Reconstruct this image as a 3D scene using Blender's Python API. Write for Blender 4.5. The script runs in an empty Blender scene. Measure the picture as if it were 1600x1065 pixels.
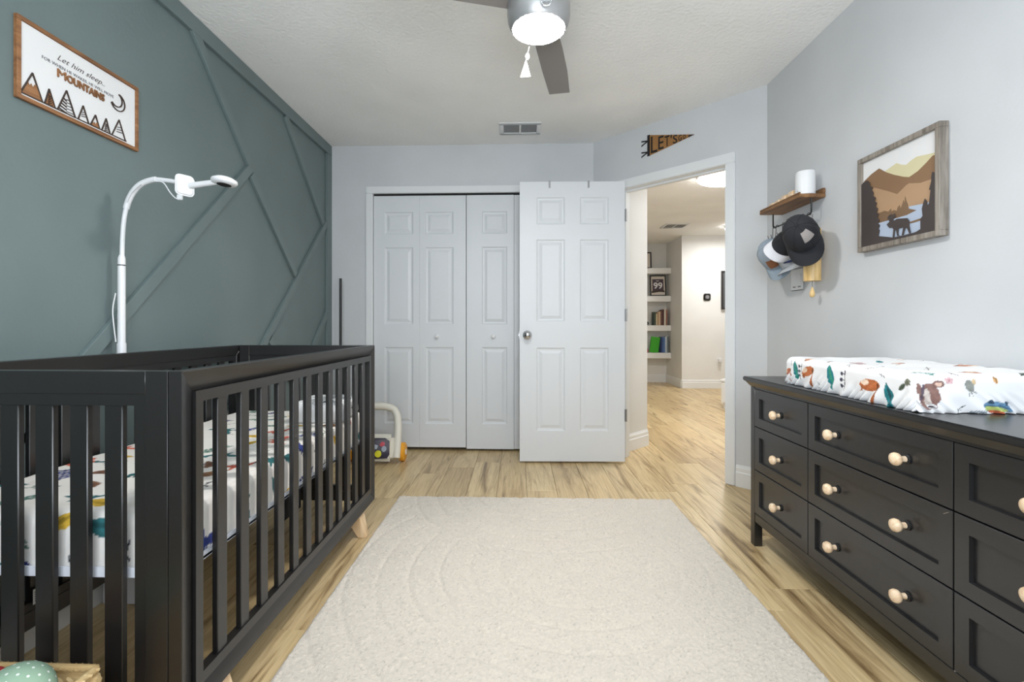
import bpy, bmesh, math, random
import numpy as np
from mathutils import Vector, Matrix

random.seed(7); rng = np.random.default_rng(11)
SC = bpy.context.scene
COL = SC.collection
PI = math.pi

# ------------------------------------------------------------------ camera, world, lights, exposure
cam_d = bpy.data.cameras.new('camera'); cam = bpy.data.objects.new('camera', cam_d); COL.objects.link(cam)
cam.location = (0, 0, 1.0); cam.rotation_euler = (PI/2, 0, 0.035)
cam_d.sensor_width = 36; cam_d.lens = 36*758/1600
cam_d.shift_x = (800-784)/1600; cam_d.shift_y = (508.5-532.5)/1600
cam_d.clip_start = 0.02
SC.camera = cam
SC.view_settings.view_transform = 'Standard'; SC.view_settings.look = 'None'
SC.view_settings.gamma = 1.0; SC.view_settings.use_curve_mapping = False
SC.view_settings.exposure = 0.37
try:
    SC.cycles.max_bounces = 10; SC.cycles.diffuse_bounces = 7
    SC.cycles.sample_clamp_indirect = 6
    SC.cycles.caustics_reflective = False; SC.cycles.caustics_refractive = False
except Exception: pass

w = bpy.data.worlds.new('daylight'); SC.world = w; w.use_nodes = True
bg = w.node_tree.nodes['Background']; bg.inputs[0].default_value = (0.75, 0.85, 1, 1); bg.inputs[1].default_value = 0.6

FAN_EMIT = 165.0
HALL_EMIT = 16.0
def area(name, loc, rot, sx, sy, power, color, spread=PI):
    l = bpy.data.lights.new(name, 'AREA'); l.shape = 'RECTANGLE'; l.size = sx; l.size_y = sy
    l.energy = power; l.color = color; l.spread = spread
    o = bpy.data.objects.new(name, l); COL.objects.link(o); o.location = loc; o.rotation_euler = rot
    return o
area('window_daylight', (0.05, -0.44, 1.45), (PI/2+.42, 0, 0), 1.7, 1.25, 56, (0.86, 0.93, 1.0))     # daylight entering through window_1 behind the camera
area('hall_lamp_light', (2.0, 4.66, 2.34), (0, 0, 0), 0.5, 0.5, 19, (1.0, 0.99, 0.98))
area('far_hall_lamp_light', (3.15, 7.1, 2.36), (0, 0, 0), 0.35, 0.35, 17, (1.0, 0.99, 0.98))

# ------------------------------------------------------------------ colour + material helpers
def lin(c):
    return tuple((x/255/12.92 if x/255 <= .04045 else ((x/255+.055)/1.055)**2.4) for x in c)
def rgba(c): return (*lin(c), 1)

def mat(name, col, rough=.5, metal=0, spec=.5, coat=0):
    m = bpy.data.materials.new(name); m.use_nodes = True
    b = m.node_tree.nodes['Principled BSDF']
    b.inputs['Base Color'].default_value = rgba(col); b.inputs['Roughness'].default_value = rough
    b.inputs['Metallic'].default_value = metal; b.inputs['Specular IOR Level'].default_value = spec
    b.inputs['Coat Weight'].default_value = coat
    return m
def nd(m, t): return m.node_tree.nodes.new(t)
def lk(m, a, b): m.node_tree.links.new(a, b)
def bsdf(m): return m.node_tree.nodes['Principled BSDF']
def coords(m, scale=(1, 1, 1), rand=False):
    tc = nd(m, 'ShaderNodeTexCoord'); mp = nd(m, 'ShaderNodeMapping'); mp.inputs['Scale'].default_value = scale
    if rand:
        oi = nd(m, 'ShaderNodeObjectInfo'); mu = nd(m, 'ShaderNodeVectorMath'); mu.operation = 'SCALE'
        cb = nd(m, 'ShaderNodeCombineXYZ')
        for i in range(3): lk(m, oi.outputs['Random'], cb.inputs[i])
        lk(m, cb.outputs[0], mu.inputs[0]); mu.inputs['Scale'].default_value = 37
        ad = nd(m, 'ShaderNodeVectorMath'); lk(m, tc.outputs['Object'], ad.inputs[0]); lk(m, mu.outputs[0], ad.inputs[1])
        lk(m, ad.outputs[0], mp.inputs[0])
    else: lk(m, tc.outputs['Object'], mp.inputs[0])
    return mp.outputs[0]
def noise(m, vec, scale, detail=3, rough=.5, dist=0):
    n = nd(m, 'ShaderNodeTexNoise'); n.inputs['Scale'].default_value = scale; n.inputs['Detail'].default_value = detail
    n.inputs['Roughness'].default_value = rough; n.inputs['Distortion'].default_value = dist
    lk(m, vec, n.inputs['Vector']); return n.outputs['Fac']
def ramp(m, fac, stops):
    r = nd(m, 'ShaderNodeValToRGB'); e = r.color_ramp.elements
    while len(e) < len(stops): e.new(.5)
    for q, (p, c) in zip(e, stops): q.position = p; q.color = rgba(c)
    lk(m, fac, r.inputs[0]); return r.outputs[0]
def mixc(m, a, b, fac, mode='MIX'):
    x = nd(m, 'ShaderNodeMix'); x.data_type = 'RGBA'; x.blend_type = mode
    if isinstance(fac, (int, float)): x.inputs[0].default_value = fac
    else: lk(m, fac, x.inputs[0])
    for s, v in ((6, a), (7, b)):
        if isinstance(v, tuple): x.inputs[s].default_value = rgba(v)
        else: lk(m, v, x.inputs[s])
    return x.outputs[2]
def bump(m, fac, strength, dist):
    b = nd(m, 'ShaderNodeBump'); b.inputs['Strength'].default_value = strength; b.inputs['Distance'].default_value = dist
    lk(m, fac, b.inputs['Height']); lk(m, b.outputs[0], bsdf(m).inputs['Normal'])
def setcol(m, out): lk(m, out, bsdf(m).inputs['Base Color'])

def painted(name, col, rough, s=90, st=.25, d=.002, var=4):
    m = mat(name, col, rough); v = coords(m)
    bump(m, noise(m, v, s, 3), st, d)
    n = noise(m, v, 2.0, 2)
    c2 = tuple(max(0, x-var) for x in col); c1 = tuple(min(255, x+var) for x in col)
    setcol(m, ramp(m, n, [(.3, c2), (.7, c1)])); return m
def wood(name, dark, mid, light, rough=.45, axis=1, s=1.0, rand=False):
    m = mat(name, mid, rough); sc = [9*s]*3; sc[axis] = .7*s
    v = coords(m, tuple(sc), rand)
    n = noise(m, v, 3.0, 6, .6, .6)
    setcol(m, ramp(m, n, [(.3, dark), (.5, mid), (.72, light)])); bump(m, n, .12, .001); return m

M = {}
M['wall'] = painted('wall_paint', (201, 203, 205), .65, 60, .25, .002)
M['green'] = painted('green_accent_paint', (104, 118, 118), .5, 70, .3, .002)
M['green_trim'] = painted('green_batten_paint', (104, 118, 118), .45, 40, .1, .001)
M['ceiling'] = painted('knockdown_ceiling', (239, 239, 237), .85, 55, .6, .006)
M['hallwall'] = painted('hall_paint', (218, 218, 216), .7, 60, .15, .002)
M['trimwhite'] = painted('white_semigloss', (224, 226, 227), .35, 30, .05, .001, 1)
M['doorwhite'] = painted('door_paint', (213, 216, 219), .42, 120, .08, .0008, 1)
M['black'] = mat('crib_black_lacquer', (23, 22, 22), .36, spec=.85)
M['dresser'] = mat('dresser_black_paint', (31, 31, 32), .3, spec=.8)
M['blackmetal'] = mat('black_metal', (20, 20, 21), .45, spec=.5)
M['dark'] = mat('dark_recess', (14, 14, 15), .8)
M['beech'] = wood('beech_wood', (196, 160, 118), (222, 192, 152), (236, 212, 178), .5, 2)
M['knobwood'] = wood('pale_knob_wood', (214, 178, 138), (234, 206, 172), (244, 224, 196), .45, 0, 3)
M['oak'] = wood('rustic_oak', (88, 60, 36), (126, 90, 56), (156, 116, 76), .55, 1)
M['signwood'] = wood('sign_wood', (104, 68, 40), (140, 96, 60), (166, 120, 80), .55, 1, 2)
M['greywood'] = wood('grey_weathered_wood', (92, 84, 76), (134, 126, 116), (168, 160, 150), .6, 2, 2)
M['matscuff'] = mat('pale_scuff', (150, 140, 126), .7)
M['bamboo'] = wood('bamboo', (198, 160, 98), (222, 188, 128), (234, 206, 152), .4, 2, 2)
M['chrome'] = mat('chrome', (200, 200, 202), .12, 1)
M['steel'] = mat('satin_steel', (150, 150, 150), .35, 1)
M['whiteplastic'] = mat('white_plastic', (224, 225, 226), .35)
M['whitemetal'] = mat('white_powder_coat', (226, 230, 238), .4)
M['cream'] = mat('cream_plastic', (226, 222, 210), .4)
M['orange'] = mat('orange_plastic', (240, 168, 40), .4)
M['purple'] = mat('dark_plum_plastic', (52, 46, 62), .4)
M['yellow'] = mat('yellow_green_plastic', (222, 216, 50), .4)
M['pink'] = mat('coral_plastic', (206, 92, 104), .4)
M['bluegrey'] = mat('grey_blue_plastic', (176, 186, 200), .4)
M['whiteboard'] = mat('white_sign_board', (226, 226, 226), .5)
M['darkprint'] = mat('dark_brown_print', (58, 44, 36), .6)
M['greyprint'] = mat('grey_print', (120, 120, 122), .6)
M['canopy'] = mat('fan_blade_grey_brown', (134, 128, 124), .45)
M['nickel'] = mat('fan_brushed_nickel', (170, 170, 170), .4, .6)
M['glassy'] = mat('clear_pull_glass', (235, 238, 240), .08); bsdf(M['glassy']).inputs['Transmission Weight'].default_value = .85
M['ventback'] = mat('vent_back_grey', (190, 192, 194), .7)
M['ventgrey'] = mat('vent_slat_grey', (172, 174, 176), .7)  # even grey of the vent slats

def emis(name, col, s):
    m = bpy.data.materials.new(name); m.use_nodes = True; nt = m.node_tree
    b = nt.nodes['Principled BSDF']; b.inputs['Base Color'].default_value = rgba(col)
    b.inputs['Emission Color'].default_value = rgba(col); b.inputs['Emission Strength'].default_value = s
    return m
M['lamp'] = emis('lit_fan_diffuser', (255, 252, 248), FAN_EMIT)
M['halllamp'] = emis('lit_hall_diffuser', (255, 252, 248), HALL_EMIT)

# floor planks: colour varies by plank, grain runs along the plank
def plank_mat():
    m = mat('vinyl_oak_plank', (200, 182, 150), .33, spec=.4)
    v = coords(m, (7, .55, 1), True)
    g = noise(m, v, 2.6, 7, .62, .9)
    v2 = coords(m, (26, 1.2, 1), True)
    g2 = noise(m, v2, 4, 4, .6)
    oi = nd(m, 'ShaderNodeObjectInfo')
    base = ramp(m, oi.outputs['Random'], [(0, (196, 174, 136)), (.35, (212, 190, 150)), (.7, (220, 200, 160)), (1, (204, 184, 148))])
    grain = ramp(m, g, [(.28, (126, 106, 84)), (.41, (222, 212, 196)), (.52, (255, 252, 244)), (.75, (232, 220, 198))])
    c = mixc(m, base, grain, .95, 'MULTIPLY')
    fine = ramp(m, g2, [(.35, (200, 190, 176)), (.6, (255, 255, 255))])
    c = mixc(m, c, fine, .45, 'MULTIPLY')
    setcol(m, c); bump(m, g, .08, .001)
    return m
M['plank'] = plank_mat()
M['subfloor'] = mat('subfloor_brown', (96, 84, 66), .8)  # plain brown slab under the planks, showing in the joints

def vcol_mat(name, rough, bs=0, bd=0, sc=200, sheen=0):
    m = mat(name, (255, 255, 255), rough, spec=.25)
    a = nd(m, 'ShaderNodeVertexColor'); a.layer_name = 'print'; setcol(m, a.outputs[0])
    if sheen: bsdf(m).inputs['Sheen Weight'].default_value = sheen
    if bs: bump(m, noise(m, coords(m), sc, 4), bs, bd)
    return m
M['sheet'] = vcol_mat('printed_cotton_sheet', .8, .15, .001, 300)
M['padcover'] = vcol_mat('printed_pad_cover', .55, .1, .001, 200)
M['rug'] = vcol_mat('cream_wool_pile', .95, .5, .006, 260, .3)

# ------------------------------------------------------------------ mesh helpers
class MB:
    def __init__(s): s.v = []; s.f = []
    def add(s, vs, fs):
        n = len(s.v); s.v += [tuple(p) for p in vs]; s.f += [tuple(i+n for i in f) for f in fs]; return s
    def box(s, x0, x1, y0, y1, z0, z1):
        return s.add([(x, y, z) for x in (x0, x1) for y in (y0, y1) for z in (z0, z1)],
                     [(0, 1, 3, 2), (4, 6, 7, 5), (0, 4, 5, 1), (2, 3, 7, 6), (0, 2, 6, 4), (1, 5, 7, 3)])
    def hexa(s, a, b):     # two quads a,b (matching order)
        return s.add(list(a)+list(b), [(0, 1, 2, 3), (7, 6, 5, 4), (0, 4, 5, 1), (1, 5, 6, 2), (2, 6, 7, 3), (3, 7, 4, 0)])
    def prism(s, pts, off):
        n = len(pts); off = Vector(off); a = [Vector(p) for p in pts]; b = [p+off for p in a]
        return s.add(a+b, [tuple(range(n)), tuple(range(2*n-1, n-1, -1))]+[(i, (i+1) % n, n+(i+1) % n, n+i) for i in range(n)])
    def cone(s, p0, p1, r0, r1=None, n=16, caps=True):
        r1 = r0 if r1 is None else r1
        return s.tube([p0, p1], [r0, r1], n, caps)
    def tube(s, path, r, n=10, caps=True):
        P = [Vector(p) for p in path]; m = len(P)
        R = r if isinstance(r, (list, tuple)) else [r]*m
        T = [(P[min(i+1, m-1)]-P[max(i-1, 0)]).normalized() for i in range(m)]
        ref = Vector((0, 0, 1)) if abs(T[0].z) < .9 else Vector((1, 0, 0))
        u = T[0].cross(ref).normalized(); vs = []
        for i in range(m):
            u = (u-T[i]*u.dot(T[i])).normalized(); w_ = T[i].cross(u)
            vs += [P[i]+(u*math.cos(2*PI*k/n)+w_*math.sin(2*PI*k/n))*R[i] for k in range(n)]
        fs = [(i*n+k, i*n+(k+1) % n, (i+1)*n+(k+1) % n, (i+1)*n+k) for i in range(m-1) for k in range(n)]
        if caps: fs += [tuple(range(n-1, -1, -1)), tuple((m-1)*n+k for k in range(n))]
        return s.add(vs, fs)
    def lathe(s, prof, org=(0, 0, 0), axis=(0, 0, 1), n=24):
        A = Vector(axis).normalized(); O = Vector(org)
        ref = Vector((0, 0, 1)) if abs(A.z) < .9 else Vector((1, 0, 0)); u = A.cross(ref).normalized(); w_ = A.cross(u)
        vs = [O+A*h+(u*math.cos(2*PI*k/n)+w_*math.sin(2*PI*k/n))*r for r, h in prof for k in range(n)]; m = len(prof)
        fs = [(i*n+k, i*n+(k+1) % n, (i+1)*n+(k+1) % n, (i+1)*n+k) for i in range(m-1) for k in range(n)]
        fs += [tuple(range(n-1, -1, -1)), tuple((m-1)*n+k for k in range(n))]
        return s.add(vs, fs)
    def ball(s, c, rx, ry=None, rz=None, n=16, m=10, mtx=None):
        ry = rx if ry is None else ry; rz = rx if rz is None else rz; c = Vector(c); vs = []
        for i in range(m+1):
            t = PI*i/m
            for k in range(n):
                p = Vector((rx*math.sin(t)*math.cos(2*PI*k/n), ry*math.sin(t)*math.sin(2*PI*k/n), rz*math.cos(t)))
                vs.append(c+(mtx @ p if mtx else p))
        return s.add(vs, [(i*n+k, i*n+(k+1) % n, (i+1)*n+(k+1) % n, (i+1)*n+k) for i in range(m) for k in range(n)])
    def xf(s, fn): s.v = [tuple(fn(Vector(p))) for p in s.v]; return s
    def build(s, name, mat_, parent=None, bevel=0, seg=2, smooth=None, org=None, kind=None):
        if org is not None: o_ = Vector(org); s.v = [tuple(Vector(p)-o_) for p in s.v]
        me = bpy.data.meshes.new(name); bm = bmesh.new()
        V = [bm.verts.new(p) for p in s.v]
        for f in s.f:
            try: bm.faces.new([V[i] for i in f])
            except ValueError: pass
        bmesh.ops.remove_doubles(bm, verts=bm.verts, dist=1e-6)
        bmesh.ops.recalc_face_normals(bm, faces=bm.faces)
        if bevel:
            ed = [e for e in bm.edges if len(e.link_faces) == 2 and e.calc_face_angle(0) > .6]
            bmesh.ops.bevel(bm, geom=ed, offset=bevel, segments=seg, affect='EDGES', clamp_overlap=True)
        bm.to_mesh(me); bm.free()
        if smooth is None: smooth = 40 if bevel else 0
        if smooth:
            me.shade_smooth(); me.set_sharp_from_angle(angle=math.radians(smooth))
        return link(name, me, mat_, parent, kind)

def link(name, me, mat_, parent=None, kind=None):
    if mat_ is not None and not me.materials: me.materials.append(M[mat_] if isinstance(mat_, str) else mat_)
    o = bpy.data.objects.new(name, me); COL.objects.link(o)
    if parent is not None: o.parent = parent
    if kind: o['kind'] = kind
    return o
def tag(o, label, cat, group=None):
    o['label'] = label; o['category'] = cat
    if group: o['group'] = group
    return o
def thing(name, label, cat, loc=(0, 0, 0), rot=(0, 0, 0), group=None):
    o = bpy.data.objects.new(name, None); COL.objects.link(o); o.location = loc; o.rotation_euler = rot
    o.empty_display_size = .05
    return tag(o, label, cat, group)
def struct(name, mb, m, **k): return mb.build(name, m, kind='structure', **k)
def copy_tree(o, parent=None):
    c = o.copy(); COL.objects.link(c); c.parent = parent
    for ch in list(o.children): copy_tree(ch, c)
    return c
def text_geo(txt, size, bold=0, shear=0, extrude=.001, res=3, width=None):
    cu = bpy.data.curves.new('t', 'FONT'); cu.body = txt; cu.size = size; cu.offset = bold; cu.shear = shear
    cu.extrude = extrude; cu.resolution_u = res; cu.align_x = 'CENTER'
    o = bpy.data.objects.new('t', cu); COL.objects.link(o)
    me = bpy.data.meshes.new_from_object(o.evaluated_get(bpy.context.evaluated_depsgraph_get()))
    vs = [tuple(v.co) for v in me.vertices]; fs = [tuple(p.vertices) for p in me.polygons]
    bpy.data.objects.remove(o); bpy.data.curves.remove(cu); bpy.data.meshes.remove(me)
    if width:
        xs = [v[0] for v in vs]; k = width/(max(xs)-min(xs)); c = (max(xs)+min(xs))/2
        vs = [((v[0]-c)*k, v[1], v[2]) for v in vs]
    return vs, fs

# ------------------------------------------------------------------ room shell
XL, XR, YB, XC, H = -1.52, 1.485, 3.85, .589, 2.44
YA = YB-(XR-XC)
R2 = math.sqrt(.5)
def AW(s, d, z):      # angled wall: s along wall from the back corner, d behind the room face
    return (XC+s*R2+d*R2, YB-s*R2+d*R2, z)

floor = struct('floor', MB().box(-1.7, 5, -.6, 9, -.06, -.011), 'subfloor')
PW, PL = .181, 1.22
def plank(x0, y0, x1, y1):
    g = .0007; t = .0012; m = MB()
    a = [(x0+g, y0+g, -.0105), (x1-g, y0+g, -.0105), (x1-g, y1-g, -.0105), (x0+g, y1-g, -.0105)]
    b = [(x, y, -t) for x, y, _ in a]
    c = [(x0+g+t, y0+g+t, 0), (x1-g-t, y0+g+t, 0), (x1-g-t, y1-g-t, 0), (x0+g+t, y1-g-t, 0)]
    q = [(0, 1, 5, 4), (1, 2, 6, 5), (2, 3, 7, 6), (3, 0, 4, 7), (4, 5, 9, 8), (5, 6, 10, 9), (6, 7, 11, 10), (7, 4, 8, 11), (8, 9, 10, 11)]
    cx, cy = (x0+x1)/2, (y0+y1)/2
    me = bpy.data.meshes.new('plank'); me.from_pydata([(p[0]-cx, p[1]-cy, p[2]) for p in a+b+c], [], q)
    o = link('plank', me, 'plank', floor); o.location = (cx, cy, 0)
row = 0; x = XL-.06
while x < 3.9:
    off = (row*.457+.31*((row*7) % 5)) % PL
    y = -.55-off
    while y < 8.75:
        y0, y1 = max(y, -.55), min(y+PL, 8.7)
        cy = (y0+y1)/2; cxm = x+PW/2
        bed = cxm < 1.62 and y0 < 3.9 and y0 < 5.1-cxm
        hall = y1 > 2.9 and cxm > .185*y0-.12 and cxm < .46*y1+.25
        if y1-y0 > .03 and (bed or hall): plank(x, y0, x+PW, y1)
        y += PL
    x += PW; row += 1

struct('ceiling', MB().box(-1.7, 5, -.6, 9, H, H+.06), 'ceiling')
wl = struct('wall_left', MB().box(XL-.1, XL, -.6, YB+.1, 0, H), 'green')
CX0, CX1, CZ = -1.167, .322, 2.056
mb = MB().box(XL, CX0, YB, YB+.1, 0, H).box(CX1, XC+.04, YB, YB+.1, 0, H).box(CX0, CX1, YB, YB+.1, CZ, H)
struct('wall_back', mb, 'wall')
struct('wall_closet', MB().box(-1.6, .45, 4.40, 4.46, 0, H).box(-1.62, -1.56, YB+.1, 4.4, 0, H).box(.36, .42, YB+.1, 4.4, 0, H), 'wall')
S0, S1, SZ = .229, 1.044, 2.04
SE = (XR-XC)/R2
def aprism(s0, s1, z0, z1, d0=0, d1=.12):
    return [AW(s0, d0, z0), AW(s1, d0, z0), AW(s1, d1, z0), AW(s0, d1, z0)], [AW(s0, d0, z1), AW(s1, d0, z1), AW(s1, d1, z1), AW(s0, d1, z1)]
mb = MB().hexa(*aprism(0, S0, 0, H)).hexa(*aprism(S1, SE, 0, H)).hexa(*aprism(S0, S1, SZ, H))
struct('wall_angled', mb, 'wall')
struct('wall_right', MB().box(XR, XR+.1, -.6, YA, 0, H), 'wall')
WX0, WX1, WZ0, WZ1 = -.8, .9, .82, 2.08
mb = MB().box(XL, WX0, -.6, -.5, 0, H).box(WX1, XR, -.6, -.5, 0, H).box(WX0, WX1, -.6, -.5, 0, WZ0).box(WX0, WX1, -.6, -.5, WZ1, H)
struct('wall_front', mb, 'wall')
win = struct('window_1', MB().box(WX0, WX0+.05, -.59, -.53, WZ0, WZ1).box(WX1-.05, WX1, -.59, -.53, WZ0, WZ1)
       .box(WX0+.05, WX1-.05, -.59, -.53, WZ0, WZ0+.05).box(WX0+.05, WX1-.05, -.59, -.53, WZ1-.05, WZ1).box(.03, .07, -.585, -.535, WZ0+.05, WZ1-.05), 'trimwhite')
# hall
def vprism(pts, z0=0, z1=H): return MB().prism([(x, y, z0) for x, y in pts], (0, 0, z1-z0))
struct('wall_hall_left', vprism([(.79, 3.82), (1.076, 4.106), (.476, 4.706), (.19, 4.42)]), 'hallwall')
struct('wall_hall_right', vprism([(1.452, 3.162), (4.6, 6.31), (4.68, 6.24), (1.52, 3.08)]), 'hallwall')
struct('wall_hall_west', MB().box(.1, .19, 4.46, 8.66, 0, H), 'hallwall')
struct('wall_hall_east', MB().box(4.6, 4.7, 6.31, 7.95, 0, H), 'hallwall')
struct('wall_hall_far', MB().box(2.605, 4.6, 7.85, 7.95, 0, H), 'hallwall')
struct('wall_niche_side', MB().box(2.605, 2.7, 7.95, 8.66, 0, H), 'hallwall')
struct('wall_niche_back', MB().box(.1, 2.7, 8.66, 8.76, 0, H), 'hallwall')

def baseboard(name, p0, p1, h=.135, t=.015):
    p0 = Vector((*p0, 0)); p1 = Vector((*p1, 0)); d = (p1-p0).normalized(); n = Vector((-d.y, d.x, 0))   # room on the left of p0->p1
    prof = [(0.0003, 0.0005), (t, 0.0005), (t, h-.048), (t-.004, h-.042), (t-.004, h-.02), (t-.009, h-.008), (.004, h), (0.0003, h)]
    m = MB(); k = len(prof)
    a = [p0+n*u+Vector((0, 0, z)) for u, z in prof]; b = [p1+n*u+Vector((0, 0, z)) for u, z in prof]
    m.add(a+b, [tuple(range(k)), tuple(range(2*k-1, k-1, -1))]+[(i, (i+1) % k, k+(i+1) % k, k+i) for i in range(k)])
    return struct(name, m, 'trimwhite')
baseboard('baseboard_left', (XL, YB), (XL, -.5), .11)
baseboard('baseboard_back', (CX0-.053, YB), (XL+.016, YB))
baseboard('baseboard_back_right', (XC-.01, YB), (CX1+.053, YB))
baseboard('baseboard_angled_left', AW(.188, 0, 0)[:2], AW(.01, 0, 0)[:2])
baseboard('baseboard_angled_right', AW(SE-.01, 0, 0)[:2], AW(1.088, 0, 0)[:2])
baseboard('baseboard_right', (XR, -.5), (XR, YA-.01))
baseboard('baseboard_hall_left', (1.0765, 4.106), (.80, 3.829))
baseboard('baseboard_hall_far', (4.58, 7.85), (2.605, 7.85), .14)
baseboard('baseboard_niche_side', (2.605, 7.86), (2.605, 8.645), .14)
baseboard('baseboard_niche_back', (2.59, 8.66), (.2, 8.66), .14)

# accent wall battens: flat boards on the green wall, each a part of it
def batten(p0, p1, wd, name='batten', t=.018):
    p0 = Vector((XL, *p0)); p1 = Vector((XL, *p1)); d = (p1-p0).normalized(); n = Vector((0, -d.z, d.y))*wd/2
    q = [p0-n, p1-n, p1+n, p0+n]
    MB().hexa([v+Vector((.0005, 0, 0)) for v in q], [v+Vector((t, 0, 0)) for v in q]).build(name, 'green_trim', wl, bevel=.0012, seg=1)
batten((-.5, H-.041), (YB, H-.041), .078, 'top_batten', .0192)
batten((YB-.042, H-.082), (YB-.042, 0.0), .084, 'corner_batten', .0192)
batten((2.20, 2.381), (2.672, 1.905), .05)
batten((2.675, 1.883), (0.95, .217), .05)
batten((2.69, 1.853), (3.235, 1.345), .05)
batten((3.09, 2.36), (3.70, 1.79), .05)
batten((3.765, 1.81), (2.10, .18), .05)
batten((2.885, .925), (3.5, .32), .05)
batten((3.765, 1.09), (3.2, .53), .05)
batten((1.33, .835), (2.0, .19), .05)
batten((1.60, .80), (1.30, .53), .05)

# casing boards (closet and bedroom doorway), jambs
def casing(prefix, boards):
    root = struct(prefix, boards[0], 'trimwhite', bevel=.004)
    for b in boards[1:]: b.build('casing_board', 'trimwhite', root, bevel=.004)
    return root
cw = .054
casing('trim_1', [MB().box(CX0-cw, CX1+cw, YB-.016, YB-.0005, CZ, CZ+cw),
                  MB().box(CX0-cw, CX0, YB-.016, YB-.0005, 0.001, CZ-.0005), MB().box(CX1, CX1+cw, YB-.016, YB-.0005, 0.001, CZ-.0005)])
J0, J1, JZ = .249, 1.024, 2.02
root = casing('trim_2', [MB().hexa(*aprism(J0-.06, J1+.06, JZ, JZ+.066, -.016, -.0005)),
                  MB().hexa(*aprism(J0-.06, J0, 0.001, JZ-.0005, -.016, -.0005)), MB().hexa(*aprism(J1, J1+.06, .001, JZ-.0005, -.016, -.0005))])
MB().hexa(*aprism(S0+.0005, J0, .001, SZ-.001, 0, .12)).build('jamb_board', 'trimwhite', root)
MB().hexa(*aprism(J1, S1-.0005, .001, SZ-.001, 0, .12)).build('jamb_board', 'trimwhite', root)
MB().hexa(*aprism(J0, J1, JZ, SZ-.001, 0, .12)).build('jamb_board', 'trimwhite', root)
MB().hexa(*aprism(J0, J0+.012, .001, JZ, .05, .085)).hexa(*aprism(J1-.012, J1, .001, JZ, .05, .085)).hexa(*aprism(J0+.012, J1-.012, JZ-.012, JZ, .05, .085)).build('door_stop', 'trimwhite', root)

# ------------------------------------------------------------------ moulded panel doors
def panel_piece(x0, x1, z0, z1, y=0):
    loops = [(0, 0), (.008, .007), (.02, .0085), (.042, .0015)]
    m = MB(); vs = []
    for i, d in loops: vs += [(x0+i, y+d, z0+i), (x1-i, y+d, z0+i), (x1-i, y+d, z1-i), (x0+i, y+d, z1-i)]
    fs = [(k*4+j, k*4+(j+1) % 4, k*4+4+(j+1) % 4, k*4+4+j) for k in range(3) for j in range(4)]+[(12, 13, 14, 15)]
    return m.add(vs, fs)
def slab(x0, x1, z0, z1, t, panels, y=0):
    xs = sorted({x0, x1, *[p[0] for p in panels], *[p[1] for p in panels]}); zs = sorted({z0, z1, *[p[2] for p in panels], *[p[3] for p in panels]})
    m = MB()
    for a, b in zip(xs, xs[1:]):
        for c, d in zip(zs, zs[1:]):
            if any(p[0] <= a+1e-6 and b <= p[1]+1e-6 and p[2] <= c+1e-6 and d <= p[3]+1e-6 for p in panels): continue
            m.add([(a, y, c), (b, y, c), (b, y, d), (a, y, d)], [(0, 1, 2, 3)])
    m.add([(x0, y, z0), (x1, y, z0), (x1, y, z1), (x0, y, z1), (x0, y+t, z0), (x1, y+t, z0), (x1, y+t, z1), (x0, y+t, z1)],
          [(4, 7, 6, 5), (0, 4, 5, 1), (1, 5, 6, 2), (2, 6, 7, 3), (3, 7, 4, 0)])
    return m
ZR = [(.215, .828), (1.01, 1.627), (1.732, 1.91)]
def leaf(root, x0, x1, p0, p1, y, knob=None, dz=0):
    pan = [(p0, p1, a, b) for a, b in ZR]
    l = slab(x0, x1, .028+dz, 2.04, .03, pan, y).build('door_leaf', 'doorwhite', root)
    for p in pan: panel_piece(*p, y).build('panel', 'doorwhite', l)
    if knob is not None:
        MB().lathe([(.004, 0), (.009, .002), (.007, .012), (.016, .02), (.018, .028), (.013, .034), (.003, .036)], (knob, y+.0005, .915), (0, -1, 0)).build('knob', 'whiteplastic', l, smooth=50)
    return l
d1 = struct('door_1', MB().box(CX0+.004, -.424, YB+.012, YB+.04, 2.046, 2.0555), 'dark')
leaf(d1, CX0+.003, -.7955, -1.078, -.846, YB+.01)
leaf(d1, -.7945, -.4215, -.748, -.522, YB+.01, -.652)
d2 = struct('door_2', MB().box(-.422, CX1-.004, YB+.012, YB+.04, 2.046, 2.0555), 'dark')
leaf(d2, -.416, -.038, -.293, -.092, YB+.008, -.201, -.01)
leaf(d2, -.036, CX1-.003, .06, .26, YB+.016, None, -.01)

d3 = bpy.data.objects.new('door_3', None); COL.objects.link(d3); d3['kind'] = 'structure'
d3.location = (.769, 3.545, 0); d3.rotation_euler = (0, 0, .021)
cols = [(-.64, -.435), (-.325, -.118)]
rows = [(.235, .84), (1.03, 1.625), (1.735, 1.932)]
pan = [(a, b, c, d) for a, b in cols for c, d in rows]
MB_d = slab(-.762, 0, .015, 2.045, .035, pan).build('door_leaf', 'doorwhite', d3)
for p in pan: panel_piece(*p).build('panel', 'doorwhite', MB_d)
kx, kz = -.707, .932
MB().lathe([(.032, 0), (.032, .004), (.026, .008), (.012, .012), (.011, .03), (.02, .036), (.027, .046), (.028, .056), (.022, .066), (.008, .071)], (kx, -.0005, kz), (0, -1, 0), 28).build('door_knob', 'chrome', d3, smooth=50)
MB().box(-.7655, -.762, .006, .028, kz-.028, kz+.028).box(-.772, -.7655, .011, .022, kz-.009, kz+.009).build('latch', 'steel', d3)
for z in (.35, 1.076, 1.80):
    MB().cone((.008, -.004, z-.045), (.008, -.004, z+.045), .006, n=10).box(-.002, .008, -.003, .0, z-.043, z+.043).build('hinge', 'steel', d3, smooth=40)
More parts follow.
